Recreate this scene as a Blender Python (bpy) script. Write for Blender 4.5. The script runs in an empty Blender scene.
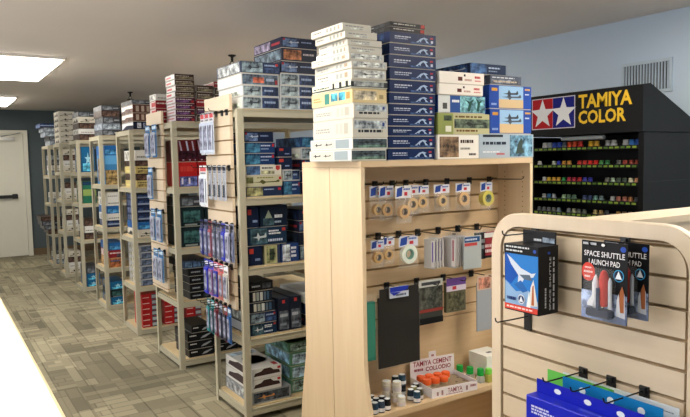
import bpy, math, random
from mathutils import Vector, Matrix
R = math.radians
SC = bpy.context.scene
COL = SC.collection

# ------------------------------------------------------------------ camera
cam_d = bpy.data.cameras.new('camera'); cam = bpy.data.objects.new('camera', cam_d); COL.objects.link(cam)
cam_d.sensor_width = 36; cam_d.lens = 650 / 690 * 36; cam_d.clip_start = 0.05
_p, _y, _r = R(4.23), R(32.45), R(-1.1)
_f = Vector((math.sin(_y) * math.cos(_p), math.cos(_y) * math.cos(_p), -math.sin(_p)))
_r0 = Vector((math.cos(_y), -math.sin(_y), 0)); _u0 = _r0.cross(_f)
_rr = _r0 * math.cos(_r) + _u0 * math.sin(_r); _uu = -_r0 * math.sin(_r) + _u0 * math.cos(_r)
m = Matrix((_rr, _uu, -_f)).transposed().to_4x4(); m.translation = Vector((0, 0, 1.5))
cam.matrix_world = m
SC.camera = cam
# ------------------------------------------------------------------ world, exposure
w = bpy.data.worlds.new('world'); SC.world = w; w.use_nodes = True
w.node_tree.nodes['Background'].inputs[0].default_value = (.95, .95, 1, 1)
w.node_tree.nodes['Background'].inputs[1].default_value = 3.0
SC.view_settings.view_transform = 'Standard'; SC.view_settings.look = 'None'
SC.view_settings.gamma = 1; SC.view_settings.use_curve_mapping = False
SC.view_settings.exposure = 0.32
LAMP = 11.5            # strength of the ceiling diffusers
# ceiling troffers: (x0, y0, width, length)
TROFFERS = [(.44, 6.13, .61, 1.55), (.44, 9.75, .61, 1.3), (.44, 2.0, .61, 1.3), (2.35, -.3, .61, 1.3), (-1.1, .2, .61, 1.3),
            (2.94, 4.75, .61, 1.3), (2.75, .75, .61, 1.3), (-1.3, 4.0, .61, 1.3)]

# portal for an unseen side window, added to brighten ceiling and rack ends
ld2 = bpy.data.lights.new('added_window_portal', 'AREA'); ld2.shape = 'RECTANGLE'; ld2.size = 1.5; ld2.size_y = 7.0; ld2.cycles.is_portal = True
lo2 = bpy.data.objects.new('added_window_portal', ld2); COL.objects.link(lo2); lo2.location = (-2.28, 4.0, 1.55); lo2.rotation_euler = (0, R(-90), 0)
# ------------------------------------------------------------------ materials
def lin(h):
    c = [int(h[i:i + 2], 16) / 255 for i in (0, 2, 4)]
    return [x / 12.92 if x <= .04045 else ((x + .055) / 1.055) ** 2.4 for x in c]
def mat(name):
    M = bpy.data.materials.new(name); M.use_nodes = True
    nt = M.node_tree; b = nt.nodes['Principled BSDF']
    return M, nt, b
def N(nt, t, **k):
    n = nt.nodes.new(t)
    for a, v in k.items():
        if a[0] == '_': n.inputs[a[1:].replace('_', ' ')].default_value = v
        else: setattr(n, a, v)
    return n
def simple(name, hexc, rough=.5, metal=0, var=.06, scale=12, stretch=(1, 1, 1), bump=0, coat=0, spec=.5):
    M, nt, b = mat(name); L = nt.links.new
    tc = N(nt, 'ShaderNodeTexCoord'); mp = N(nt, 'ShaderNodeMapping'); mp.inputs['Scale'].default_value = stretch
    L(tc.outputs['Object'], mp.inputs[0])
    no = N(nt, 'ShaderNodeTexNoise', _Scale=scale, _Detail=4.0); L(mp.outputs[0], no.inputs['Vector'])
    c = lin(hexc)
    mx = N(nt, 'ShaderNodeMix', data_type='RGBA')
    mx.inputs[6].default_value = [x * (1 - var) for x in c] + [1]; mx.inputs[7].default_value = [min(1, x * (1 + var)) for x in c] + [1]
    L(no.outputs[0], mx.inputs[0]); L(mx.outputs[2], b.inputs['Base Color'])
    b.inputs['Roughness'].default_value = rough; b.inputs['Metallic'].default_value = metal
    b.inputs['Coat Weight'].default_value = coat
    if bump:
        bp = N(nt, 'ShaderNodeBump', _Strength=bump, _Distance=.01); L(no.outputs[0], bp.inputs['Height']); L(bp.outputs[0], b.inputs['Normal'])
    return M
def printed(name, rough=.35, coat=.0):
    # printed card: colour from the mesh's own print, alpha 0 marks picture areas that get a mottled illustration look
    M, nt, b = mat(name); L = nt.links.new
    at = N(nt, 'ShaderNodeAttribute', attribute_name='Col')
    tc = N(nt, 'ShaderNodeTexCoord')
    no = N(nt, 'ShaderNodeTexNoise', _Scale=26.0, _Detail=5.0, _Roughness=.65); L(tc.outputs['Object'], no.inputs['Vector'])
    cr = N(nt, 'ShaderNodeValToRGB'); e = cr.color_ramp.elements
    e[0].position = .36; e[0].color = (.12, .13, .16, 1); e[1].position = .66; e[1].color = (1.9, 1.9, 1.8, 1)
    k = cr.color_ramp.elements.new(.5); k.color = (.85, .85, .85, 1)
    L(no.outputs[0], cr.inputs[0])
    mu = N(nt, 'ShaderNodeMix', data_type='RGBA', blend_type='MULTIPLY'); mu.inputs[0].default_value = 1
    L(at.outputs['Color'], mu.inputs[6]); L(cr.outputs[0], mu.inputs[7])
    mx = N(nt, 'ShaderNodeMix', data_type='RGBA'); L(at.outputs['Alpha'], mx.inputs[0])
    L(mu.outputs[2], mx.inputs[6]); L(at.outputs['Color'], mx.inputs[7])
    L(mx.outputs[2], b.inputs['Base Color'])
    b.inputs['Roughness'].default_value = rough; b.inputs['Specular IOR Level'].default_value = .18
    return M
PR = printed('printed_card', .35, 0)
PLAIN = printed('printed_matte', .6)
METAL = simple('beige_enamel_steel', 'b0ab96', .42, 0, .05, 8)
BOARD = simple('particle_board', 'c9b48c', .7, 0, .12, 40)
def wood(name, ca, cb, axis_scale, rough=.4):
    M, nt, b = mat(name); L = nt.links.new
    tc = N(nt, 'ShaderNodeTexCoord'); mp = N(nt, 'ShaderNodeMapping'); mp.inputs['Scale'].default_value = axis_scale
    L(tc.outputs['Object'], mp.inputs[0])
    n1 = N(nt, 'ShaderNodeTexNoise', _Scale=3.0, _Detail=6.0, _Roughness=.6, _Distortion=.4); L(mp.outputs[0], n1.inputs['Vector'])
    cr = N(nt, 'ShaderNodeValToRGB'); cr.color_ramp.elements[0].position = .3; cr.color_ramp.elements[1].position = .7
    cr.color_ramp.elements[0].color = lin(ca) + [1]; cr.color_ramp.elements[1].color = lin(cb) + [1]
    L(n1.outputs[0], cr.inputs[0]); L(cr.outputs[0], b.inputs['Base Color'])
    b.inputs['Roughness'].default_value = rough
    return M
MAPLE = wood('maple_laminate_upright', 'dac8ae', 'e0cfb7', (9, 9, .6))
MAPLEH = wood('maple_laminate_level', 'd6c4aa', 'dccbb2', (.7, .7, 12))
MAPLEW = wood('warm_maple_laminate', 'cdb28c', 'd9c09c', (.7, .7, 12))
MAPLEV = wood('warm_maple_upright', 'd8c09d', 'dfcaa9', (9, 9, .6))
MAPLED = simple('slat_groove_core', '9c825c', .8)
TANM = wood('tan_hardboard', 'b8935f', 'c8a46f', (6, 6, .8), .6)
BLACK = simple('black_plastic', '15171a', .4)
BLACKM = simple('black_steel_wire', '101010', .35, .4)
CABM = simple('black_laminate', '040506', .45, 0, .1, 5)
CABM.node_tree.nodes['Principled BSDF'].inputs['Specular IOR Level'].default_value = .25
CHROME = simple('brushed_steel', 'b8b8b4', .3, .9)
WHITEM = simple('white_counter_laminate', 'e4dccb', .25, 0, .01)
TRIMM = simple('counter_edge_band', 'cdbb93', .5)
DOORM = simple('white_door_paint', 'd8d6c8', .45, 0, .02)
def film(name, alpha, tint):
    M, nt, b = mat(name); L = nt.links.new
    b.inputs['Base Color'].default_value = lin(tint) + [1]; b.inputs['Roughness'].default_value = .12
    tc = N(nt, 'ShaderNodeTexCoord'); no = N(nt, 'ShaderNodeTexNoise', _Scale=30.0, _Detail=2.0); L(tc.outputs['Object'], no.inputs['Vector'])
    bp = N(nt, 'ShaderNodeBump', _Strength=.5, _Distance=.004); L(no.outputs[0], bp.inputs['Height']); L(bp.outputs[0], b.inputs['Normal'])
    b.inputs['Alpha'].default_value = alpha
    return M
FILM = film('clear_bag_film', .1, 'e8eef2')
BLISTER = film('clear_blister', .06, 'eef4f8')
JARGLASS = film('jar_glass', .5, 'dfe8e8')

def carpet():
    M, nt, b = mat('carpet_tiles'); L = nt.links.new
    tc = N(nt, 'ShaderNodeTexCoord')
    def bricks(rot, sc, w_, h_, off):
        mp = N(nt, 'ShaderNodeMapping'); mp.inputs['Rotation'].default_value = (0, 0, rot); mp.inputs['Location'].default_value = off
        L(tc.outputs['Object'], mp.inputs[0])
        br = N(nt, 'ShaderNodeTexBrick'); br.inputs['Scale'].default_value = sc
        br.inputs['Color1'].default_value = (0, 0, 0, 1); br.inputs['Color2'].default_value = (1, 1, 1, 1); br.inputs['Mortar'].default_value = (0, 0, 0, 1)
        br.inputs['Mortar Size'].default_value = .005; br.inputs['Brick Width'].default_value = w_; br.inputs['Row Height'].default_value = h_
        br.offset = .37; br.offset_frequency = 3; br.squash = .6; br.squash_frequency = 2
        L(mp.outputs[0], br.inputs['Vector']); return br
    b1 = bricks(0, 1, .33, .08, (0, 0, 0)); b2 = bricks(R(90), 1, .42, .075, (.13, .07, 0))
    ck = N(nt, 'ShaderNodeTexChecker', _Scale=1.3); L(tc.outputs['Object'], ck.inputs['Vector'])
    mx = N(nt, 'ShaderNodeMix', data_type='RGBA'); L(ck.outputs['Fac'], mx.inputs[0]); L(b1.outputs[0], mx.inputs[6]); L(b2.outputs[0], mx.inputs[7])
    b3 = bricks(R(90), 1, .8, .21, (.3, .2, 0))
    m2 = N(nt, 'ShaderNodeMix', data_type='RGBA', blend_type='MIX'); m2.inputs[0].default_value = .5
    L(mx.outputs[2], m2.inputs[6]); L(b3.outputs[0], m2.inputs[7])
    fn = N(nt, 'ShaderNodeTexNoise', _Scale=160.0, _Detail=2.0); L(tc.outputs['Object'], fn.inputs['Vector'])
    m3 = N(nt, 'ShaderNodeMix', data_type='RGBA'); m3.inputs[0].default_value = .2; L(m2.outputs[2], m3.inputs[6]); L(fn.outputs[0], m3.inputs[7])
    cr = N(nt, 'ShaderNodeValToRGB'); e = cr.color_ramp.elements
    e[0].position = .05; e[0].color = lin('565140') + [1]; e[1].position = .95; e[1].color = lin('b0a88c') + [1]
    L(m3.outputs[2], cr.inputs[0]); L(cr.outputs[0], b.inputs['Base Color']); b.inputs['Roughness'].default_value = .95
    bp = N(nt, 'ShaderNodeBump', _Strength=.4, _Distance=.004); L(fn.outputs[0], bp.inputs['Height']); L(bp.outputs[0], b.inputs['Normal'])
    return M
def emit(name, hexc, s):
    M, nt, b = mat(name)
    b.inputs['Base Color'].default_value = lin(hexc) + [1]; b.inputs['Emission Color'].default_value = lin(hexc) + [1]; b.inputs['Emission Strength'].default_value = s
    return M

# ------------------------------------------------------------------ mesh builder
class MB:
    def __init__(s): s.v = []; s.f = []; s.c = []; s.m = []; s.mats = []
    def mi(s, M):
        if M not in s.mats: s.mats.append(M)
        return s.mats.index(M)
    def add(s, vs, fs, col, M):
        o = len(s.v); s.v += [tuple(x) for x in vs]; k = s.mi(M)
        for f in fs: s.f.append([i + o for i in f]); s.c.append(col); s.m.append(k)
    def box(s, x0, x1, y0, y1, z0, z1, M=PR, col=(1, 1, 1, 1), bev=0):
        if bev:
            # chamfer the four edges along the longest axis and the ends slightly
            b = bev
            vs = []
            for (z, i) in ((z0, b), (z0 + b, 0), (z1 - b, 0), (z1, b)):
                xa, xb, ya, yb = x0 + i, x1 - i, y0 + i, y1 - i
                k = b if i == 0 else b * .6
                vs += [(xa + k, ya, z), (xb - k, ya, z), (xb, ya + k, z), (xb, yb - k, z), (xb - k, yb, z), (xa + k, yb, z), (xa, yb - k, z), (xa, ya + k, z)]
            fs = [[7, 6, 5, 4, 3, 2, 1, 0], [24 + i for i in range(8)]]
            for L_ in range(3):
                for i in range(8):
                    a, b2 = L_ * 8 + i, L_ * 8 + (i + 1) % 8
                    fs.append([a, b2, b2 + 8, a + 8])
            s.add(vs, fs, col, M); return
        vs = [(x0, y0, z0), (x1, y0, z0), (x1, y1, z0), (x0, y1, z0), (x0, y0, z1), (x1, y0, z1), (x1, y1, z1), (x0, y1, z1)]
        s.add(vs, [[0, 3, 2, 1], [4, 5, 6, 7], [0, 1, 5, 4], [1, 2, 6, 5], [2, 3, 7, 6], [3, 0, 4, 7]], col, M)
    def poly(s, pts, M=PR, col=(1, 1, 1, 1)): s.add(pts, [list(range(len(pts)))], col, M)
    def prism(s, pts, axis, a, b, M, col=(1, 1, 1, 1)):
        # pts 2D outline (counter-clockwise), extruded along axis from a to b
        def P(p, t): return {'x': (t, p[0], p[1]), 'y': (p[0], t, p[1]), 'z': (p[0], p[1], t)}[axis]
        n = len(pts); vs = [P(p, a) for p in pts] + [P(p, b) for p in pts]
        fs = [list(range(n))[::-1], [n + i for i in range(n)]] + [[i, (i + 1) % n, n + (i + 1) % n, n + i] for i in range(n)]
        s.add(vs, fs, col, M)
    def lathe(s, prof, cx, cy, cz, M, col=(1, 1, 1, 1), n=16, axis='z'):
        vs = []; 
        for r, h in prof:
            for i in range(n):
                a = 2 * math.pi * i / n; u, v = r * math.cos(a), r * math.sin(a)
                vs.append({'z': (cx + u, cy + v, cz + h), 'y': (cx + u, cy + h, cz + v), 'x': (cx + h, cy + u, cz + v)}[axis])
        fs = []
        for k in range(len(prof) - 1):
            for i in range(n): j = (i + 1) % n; fs.append([k * n + i, k * n + j, (k + 1) * n + j, (k + 1) * n + i])
        fs.append([i for i in range(n)][::-1]); fs.append([(len(prof) - 1) * n + i for i in range(n)])
        s.add(vs, fs, col, M)
    def ring(s, ro, ri, cx, cy, cz, h, M, col, axis='y', n=24):
        prof = [(ri, 0), (ro, 0), (ro, h), (ri, h), (ri, 0)]; vs = []
        for r, t in prof[:4]:
            for i in range(n):
                a = 2 * math.pi * i / n; u, v = r * math.cos(a), r * math.sin(a)
                vs.append({'z': (cx + u, cy + v, cz + t), 'y': (cx + u, cy + t, cz + v), 'x': (cx + t, cy + u, cz + v)}[axis])
        fs = []
        for k in range(4):
            for i in range(n): j = (i + 1) % n; k2 = (k + 1) % 4; fs.append([k * n + i, k * n + j, k2 * n + j, k2 * n + i])
        s.add(vs, fs, col, M)
    def tube(s, pts, r, M, col=(1, 1, 1, 1), n=8):
        pts = [Vector(p) for p in pts]; vs = []; fs = []
        for i, p in enumerate(pts):
            d = (pts[min(i + 1, len(pts) - 1)] - pts[max(i - 1, 0)]).normalized()
            a = d.cross(Vector((0, .3, 1))).normalized(); b = d.cross(a)
            for k in range(n): t = 2 * math.pi * k / n; vs.append(p + a * r * math.cos(t) + b * r * math.sin(t))
        for i in range(len(pts) - 1):
            for k in range(n): j = (k + 1) % n; fs.append([i * n + k, i * n + j, (i + 1) * n + j, (i + 1) * n + k])
        fs.append(list(range(n))); fs.append([(len(pts) - 1) * n + k for k in range(n)][::-1])
        s.add(vs, fs, col, M)
    def build(s, name, parent=None, loc=(0, 0, 0), rz=0, smooth=False):
        me = bpy.data.meshes.new(name); me.from_pydata(s.v, [], s.f); me.update()
        for M in s.mats: me.materials.append(M)
        me.polygons.foreach_set('material_index', s.m)
        at = me.color_attributes.new('Col', 'FLOAT_COLOR', 'CORNER'); buf = []
        for p, c in zip(me.polygons, s.c): buf += list(c) * p.loop_total
        at.data.foreach_set('color', buf)
        o = bpy.data.objects.new(name, me); COL.objects.link(o)
        o.location = loc; o.rotation_euler.z = rz
        if parent: o.parent = parent
        if smooth:
            me.shade_smooth()
            md = o.modifiers.new('edges', 'EDGE_SPLIT'); md.split_angle = R(40)
        return o
def C(h, a=1.0): return tuple(lin(h)) + (a,)
def tag(o, label, cat, group=None, kind=None):
    if label: o['label'] = label
    if cat: o['category'] = cat
    if group: o['group'] = group
    if kind: o['kind'] = kind
    return o
def empty(name, loc, label, cat, group=None, rz=0):
    o = bpy.data.objects.new(name, None); COL.objects.link(o); o.location = loc; o.rotation_euler.z = rz; o.empty_display_size = .05
    return tag(o, label, cat, group)
def struct(o): o['kind'] = 'structure'; return o

_tc = {}
def textgeo(body, bold=0.0):
    k = (body, bold)
    if k not in _tc:
        cu = bpy.data.curves.new('t', 'FONT'); cu.body = body; cu.size = 1; cu.offset = bold; cu.resolution_u = 2
        ob = bpy.data.objects.new('t', cu); COL.objects.link(ob)
        dg = bpy.context.evaluated_depsgraph_get(); me = bpy.data.meshes.new_from_object(ob.evaluated_get(dg))
        vs = [tuple(v.co[:2]) for v in me.vertices]; fs = [list(p.vertices) for p in me.polygons]
        bpy.data.objects.remove(ob); bpy.data.meshes.remove(me); bpy.data.curves.remove(cu)
        x0 = min(v[0] for v in vs); x1 = max(v[0] for v in vs); y0 = min(v[1] for v in vs); y1 = max(v[1] for v in vs)
        _tc[k] = ([((a - x0) / (x1 - x0), (b - y0) / (y1 - y0)) for a, b in vs], fs)
    return _tc[k]

# faces of a box w,d,h : maps (u,v,off) to a point; u runs left to right as seen by somebody facing that side
def face_map(face, x0, y0, z0, w_, d_, h_):
    if face == 'front': return lambda u, v, o: (x0 + u * w_, y0 - o, z0 + v * h_)
    if face == 'left': return lambda u, v, o: (x0 - o, y0 + d_ * (1 - u), z0 + v * h_)
    if face == 'top': return lambda u, v, o: (x0 + u * w_, y0 + v * d_, z0 + h_ + o)
    if face == 'right': return lambda u, v, o: (x0 + w_ + o, y0 + u * d_, z0 + v * h_)
def feats(mb, fm, fl, M=PR, rnd=None, asp=1.0):
    rnd = rnd or random.Random(7)
    for i, f in enumerate(fl):
        k = f[0]; o = .0005 + .0002 * i
        if k in 'ra':
            u0, v0, u1, v1, c = f[1:6]
            mb.poly([fm(u0, v0, o), fm(u1, v0, o), fm(u1, v1, o), fm(u0, v1, o)], M, C(c, 1.0 if k == 'r' else 0.0))
        elif k == 't':
            u0, v0, u1, v1, c, rows = f[1:7]
            rh = (v1 - v0) / rows
            for r_ in range(rows):
                va = v0 + r_ * rh + rh * .2; vb = va + rh * .6; u = u0
                end = u1 - (u1 - u0) * rnd.uniform(0, .25)
                while u < end:
                    L_ = rnd.uniform(.06, .2) * (u1 - u0); ue = min(u + L_, end)
                    mb.poly([fm(u, va, o), fm(ue, va, o), fm(ue, vb, o), fm(u, vb, o)], M, C(c)); u = ue + .03 * (u1 - u0)
        elif k == 'p':
            mb.poly([fm(u, v, o) for u, v in f[1]], M, C(f[2]))
        elif k == 'x':
            u0, v0, u1, v1, c, s = f[1:7]; b = f[7] if len(f) > 7 else .01
            vs, fs = textgeo(s, b)
            mb.add([fm(u0 + a * (u1 - u0), v0 + q * (v1 - v0), o) for a, q in vs], fs, C(c), M)
        elif k == 'c':
            u, v, ru, rv, c = f[1:6]
            mb.poly([fm(u + ru * math.cos(t * math.pi / 12), v + rv * math.sin(t * math.pi / 12), o) for t in range(24)], M, C(c))

# ------------------------------------------------------------------ kit box styles
PLANE = [(.05, .45), (.3, .5), (.38, .8), (.5, .52), (.8, .55), (.9, .75), (.95, .5), (.9, .4), (.5, .38), (.42, .15), (.34, .38)]
def inrect(pts, u0, v0, u1, v1): return [(u0 + a * (u1 - u0), v0 + b * (v1 - v0)) for a, b in pts]
ST = {
 'white_parts': dict(base='c9c7bd', front=[('t', .1, .45, .8, .75, '8a8f90', 1), ('a', .25, .15, .7, .4, 'b9c0bf')],
    left=[('t', .06, .4, .35, .7, '6d6d66', 1), ('r', .5, .2, .56, .8, '8f938a'), ('r', .62, .2, .68, .8, '8f938a'), ('r', .74, .2, .8, .8, '8f938a'), ('r', .86, .2, .91, .8, '9c8f80')]),
 'white_ship': dict(base='c9c7bd', front=[('a', .05, .1, .95, .9, 'c3c8c9'), ('p', inrect(PLANE, .1, .3, .8, .7), '4c4f50')],
    left=[('t', .08, .55, .45, .75, '6b6f72', 1), ('p', inrect(PLANE, .08, .2, .4, .45), '777'*2), ('r', .6, .25, .66, .75, '9da2a0'), ('r', .7, .25, .76, .75, '9da2a0'), ('r', .82, .25, .9, .75, 'a7967f')]),
 'white_long': dict(base='c9c7bd', front=[('a', .05, .45, .95, .9, 'aeb9c0'), ('t', .15, .2, .9, .45, '30353a', 1), ('r', .84, .6, .9, .8, '203a7a')],
    left=[('t', .08, .3, .5, .6, '9a9c98', 2), ('r', .6, .2, .67, .8, 'b9bab2'), ('r', .7, .2, .77, .8, 'b9bab2'), ('r', .8, .2, .9, .8, 'b0ada0')]),
 'white_grey': dict(base='d6d8d4', front=[('a', .02, .08, .98, .92, '46535a'), ('a', .05, .1, .95, .35, '5f7b70'), ('p', inrect(PLANE, .1, .4, .85, .85), '22282c')],
    left=[('r', .03, .08, .6, .92, 'c9c7bd'), ('r', .62, .08, .93, .92, '93a0a6'), ('p', inrect(PLANE, .06, .2, .3, .8), '35383a'), ('p', inrect(PLANE, .32, .25, .55, .75), '45484a')]),
 'cream': dict(base='d8c596', front=[('a', .05, .2, .7, .85, 'c9bfa9'), ('r', .78, .3, .9, .6, 'a08f6a')],
    left=[('t', .05, .3, .28, .7, '9a8757', 2), ('r', .34, .1, .46, .9, '3f7f78'), ('a', .5, .25, .66, .85, '4fa3bb'), ('a', .69, .25, .84, .85, '4aa0c0'), ('r', .87, .3, .95, .8, 'b98f55')]),
 'green_black': dict(base='dcdccb', front=[('r', 0, .05, 1, .95, '2b2f31'), ('a', .08, .15, .9, .75, '8b9294'), ('r', 0, .8, 1, .9, 'cfd2cc')],
    left=[('r', .0, .05, 1, .25, '2c3a30'), ('t', .05, .35, .5, .7, '2c4a3a', 1), ('r', .55, .05, .6, .95, '1e2321'), ('r', .64, .2, .72, .8, 'cfd4c8'), ('r', .72, .05, .78, .95, '232826'), ('r', .88, .05, .94, .95, '232826')]),
 'navy': dict(base='0b2350', front=[('t', .1, .52, .5, .68, 'c9d3e2', 1), ('t', .1, .34, .45, .48, 'aebbd0', 1),
      ('p', [(.52, .1), (.6, .35), (.66, .6), (.74, .72), (.82, .6), (.78, .5), (.84, .2), (.79, .12), (.76, .45), (.72, .58), (.67, .4), (.66, .2), (.63, .35), (.6, .2)], 'a6bddb'),
      ('a', .45, .05, .9, .2, '3c5c90'), ('r', .87, .6, .93, .75, 'b2313a'), ('r', .88, .2, .93, .45, 'b8c2d4')], left=[('a', .1, .1, .9, .9, '1e355f'), ('t', .15, .4, .6, .7, '8494b4', 1)]),
 'black_red': dict(base='1b1c20', front=[('t', .1, .35, .75, .75, 'c7c5c0', 1), ('r', .88, .1, .99, .9, 'b03028')], left=[('a', .1, .1, .9, .9, '3c4046'), ('t', .2, .3, .8, .7, 'a9a9a4', 1)]),
 'brown_photo': dict(base='e6e3dc', front=[('a', .04, .06, .5, .94, '7b6550'), ('t', .54, .62, .92, .85, '3a2c22', 1), ('t', .54, .35, .8, .5, '80807a', 1), ('t', .75, .1, .95, .25, '444444', 1)], left=[('a', .1, .1, .9, .9, '8b7b66')]),
 'grey_aerial': dict(base='a3b2bf', front=[('a', .55, .04, .98, .96, '6f9ab5'), ('p', [(.66, .15), (.7, .6), (.76, .85), (.8, .7), (.78, .4), (.82, .2)], '3c4a44'), ('t', .06, .52, .52, .72, '2a3140', 1), ('r', .06, .88, .42, .98, '2c3038'), ('t', .06, .2, .4, .3, 'd8dde2', 1), ('r', .3, .12, .45, .2, 'b86a70')], left=[('a', .1, .1, .9, .9, '8fa5b0')]),
 'olive': dict(base='8e9856', front=[('r', .28, 0, 1, 1, 'b7b48b'), ('a', .3, .3, 1, .74, '5e6b5c'), ('p', inrect(PLANE, .32, .34, .98, .7), '2e332d'), ('t', .32, .78, .95, .93, '6b5531', 1), ('t', .34, .1, .8, .25, '6b4a22', 1), ('a', .1, .65, .25, .9, '4e5a48'), ('r', .13, .12, .24, .4, 'dcdccb')], left=[('r', .1, .1, .5, .9, '9aa26a')]),
 'blue_photo': dict(base='23479c', front=[('r', .22, .02, .8, .98, '8fb4d6'), ('r', .22, .02, .8, .4, 'c7ae86'), ('p', inrect(PLANE, .25, .3, .78, .75), '4e5560'), ('p', inrect(PLANE, .3, .4, .7, .95), '3b4049'), ('r', .05, .75, .18, .88, 'c98f3a'), ('t', .84, .8, .98, .93, 'e0a44a', 1), ('t', .84, .6, .96, .7, 'c7d0e4', 1), ('t', .04, .1, .18, .25, '8aa4da', 1)], left=[('r', .05, .7, .8, .9, '3a62b8')]),
 'blue_palm': dict(base='2d4f92', front=[('r', 0, 0, .24, 1, 'cfd3d2'), ('r', .09, .2, .18, .55, '4b4d4c'), ('a', .45, .02, .98, .98, '7fb8c4'), ('p', [(.6, .1), (.63, .55), (.55, .8), (.65, .68), (.75, .85), (.7, .6), (.66, .1)], '27514a'), ('p', [(.8, .1), (.82, .6), (.78, .9), (.86, .7), (.95, .85), (.88, .6), (.85, .1)], '275148'), ('t', .28, .55, .44, .8, 'e4e8ee', 1)], left=[('r', .1, .1, .9, .9, 'd9dad6')]),
 'white_red': dict(base='ebe6de', front=[('r', .4, .25, .5, .6, '5a2f28'), ('t', .55, .2, .72, .5, 'b89088', 1), ('r', .53, .65, .57, .85, '20242a'), ('t', .78, .45, .95, .8, 'c04040', 1), ('t', .78, .2, .95, .4, 'd08080', 1)], left=[('t', .1, .3, .9, .7, 'b5b0a6', 1)]),
 'grey_text': dict(base='4d5564', front=[('t', .06, .65, .95, .85, 'c9ced6', 1), ('a', .03, .1, .95, .55, '6a6f7d'), ('t', .1, .2, .9, .45, 'b8a890', 1)], left=[('a', .1, .1, .9, .9, '5a6070')]),
 'navy_jet': dict(base='1c2b48', front=[('a', 0, 0, .45, 1, '3a5a88'), ('t', .5, .5, .9, .75, '9fb0c8', 1), ('t', .5, .2, .8, .4, '7a8aa4', 1)], left=[('a', .05, .05, .95, .95, '39598c'), ('p', inrect(PLANE, .5, .2, .95, .8), 'b9c8da')]),
 'jet_blue': dict(base='20304f', front=[('a', .02, .05, .55, .95, '7c8f9c'), ('p', inrect(PLANE, .05, .2, .5, .85), '2d3540'), ('t', .6, .6, .92, .85, '8ea4c8', 1), ('a', .6, .08, .97, .5, '38507c'), ('r', .88, .7, .95, .9, 'b83030')], left=[('a', .05, .05, .95, .95, 'b4bcc0')]),
 'jet_white': dict(base='c2c8cc', front=[('a', .02, .05, .5, .95, '8d9ca4'), ('p', inrect(PLANE, .05, .15, .48, .9), '343c44'), ('a', .52, .05, .98, .95, '27395e'), ('t', .58, .4, .9, .7, '93a6c4', 1)], left=[('r', .03, .05, .97, .95, 'dcdedb'), ('a', .3, .1, .9, .5, 'c4d0c4')]),
 'jet_red': dict(base='c4c6c8', front=[('a', .02, .05, .98, .95, '5a6a7c'), ('a', .3, .2, .6, .7, 'b4604a'), ('r', .9, .1, .97, .5, '8e2430'), ('t', .66, .3, .88, .7, 'a0b0cc', 1)], left=[('r', .03, .05, .97, .95, 'e4e3dd')]),
 'jet_dark': dict(base='17203a', front=[('a', .02, .1, .45, .9, '5a6f96'), ('p', inrect(PLANE, .1, .3, .5, .8), 'aab6c6'), ('t', .55, .5, .9, .7, '8093b8', 1), ('r', .03, .7, .09, .9, 'a02a30')], left=[('a', .02, .1, .6, .9, 'a49ab4'), ('t', .65, .3, .95, .7, 'c04048', 1)]),
 'jet_brown': dict(base='20273a', front=[('a', .05, .1, .55, .9, 'a06848'), ('t', .6, .45, .95, .7, 'b4aab0', 1)], left=[('a', .04, .1, .96, .9, '6f8494')]),
 'heli_blue': dict(base='1d3766', front=[('a', .02, .05, .5, .95, '3f7496'), ('t', .52, .62, .9, .82, 'c3cde0', 1), ('t', .52, .3, .8, .5, '8fa2c8', 1), ('r', .9, .62, .97, .9, 'b23038')], left=[('a', .05, .05, .95, .95, '2e5078')]),
 'white_plane': dict(base='d7d6c8', front=[('a', .02, .06, .4, .94, '4d6b96'), ('t', .45, .6, .8, .85, '3a4048', 1), ('p', [(.84, .95), (.84, .6), (.9, .45), (.96, .6), (.96, .95)], 'b23a38'), ('a', .42, .1, .8, .45, 'b4b496')], left=[('r', .1, .1, .9, .9, 'c9c8ba')]),
 'bomber': dict(base='c4c2a4', front=[('p', inrect(PLANE, .1, .05, .98, .8), '55562e'), ('a', .02, .3, .2, .9, '6a6c48'), ('t', .3, .75, .8, .92, '7a7a30', 1), ('r', .9, .6, .97, .9, 'b03038')], left=[('r', .1, .1, .9, .9, 'b4b294')]),
 'camo_navy': dict(base='22304e', front=[('a', .02, .05, .46, .95, 'a09e74'), ('t', .5, .6, .85, .8, '9fb0cc', 1), ('r', .88, .6, .96, .85, 'b03038')], left=[('a', .05, .05, .95, .95, '8a8c6a')]),
 'navy_red': dict(base='17233f', front=[('r', .1, .62, .4, .88, 'b84038'), ('t', .5, .2, .9, .4, '8aa0c8', 1)], left=[('a', .1, .1, .9, .9, '2a3d66')]),
 'navy_mount': dict(base='142236', front=[('p', [(.1, .2), (.3, .8), (.42, .45), (.5, .2)], '8e9c88'), ('a', .1, .05, .5, .4, '3c5560'), ('t', .52, .35, .85, .6, 'd4dade', 1), ('t', .52, .12, .8, .28, '9fb4c8', 1)], left=[('a', .1, .1, .9, .9, '22344e')]),
 'navy_jetplane': dict(base='18304a', front=[('a', .08, .05, .5, .95, '3f5a66'), ('p', inrect(PLANE, .12, .1, .5, .9), 'b9c4c8'), ('t', .54, .55, .85, .85, 'dfe4e8', 2), ('r', .88, .75, .97, .92, 'b84038'), ('t', .52, .12, .9, .35, 'b9c8dc', 1)], left=[('r', .1, .1, .9, .9, 'bcc6d4')]),
 'camo_pale': dict(base='b5b28c', front=[('a', .1, .05, .7, .95, '8c9068'), ('a', .3, .2, .6, .8, '3c4a3c'), ('r', .8, 0, 1, 1, '2c3a58')], left=[('a', .1, .1, .9, .9, '8a8c6a')]),
 'blue_white': dict(base='1f3b74', front=[('a', .05, .05, .5, .95, 'c0cad6'), ('t', .55, .2, .9, .85, 'dfe6f0', 3)], left=[('a', .1, .1, .9, .9, '3c5ca0')]),
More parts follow.
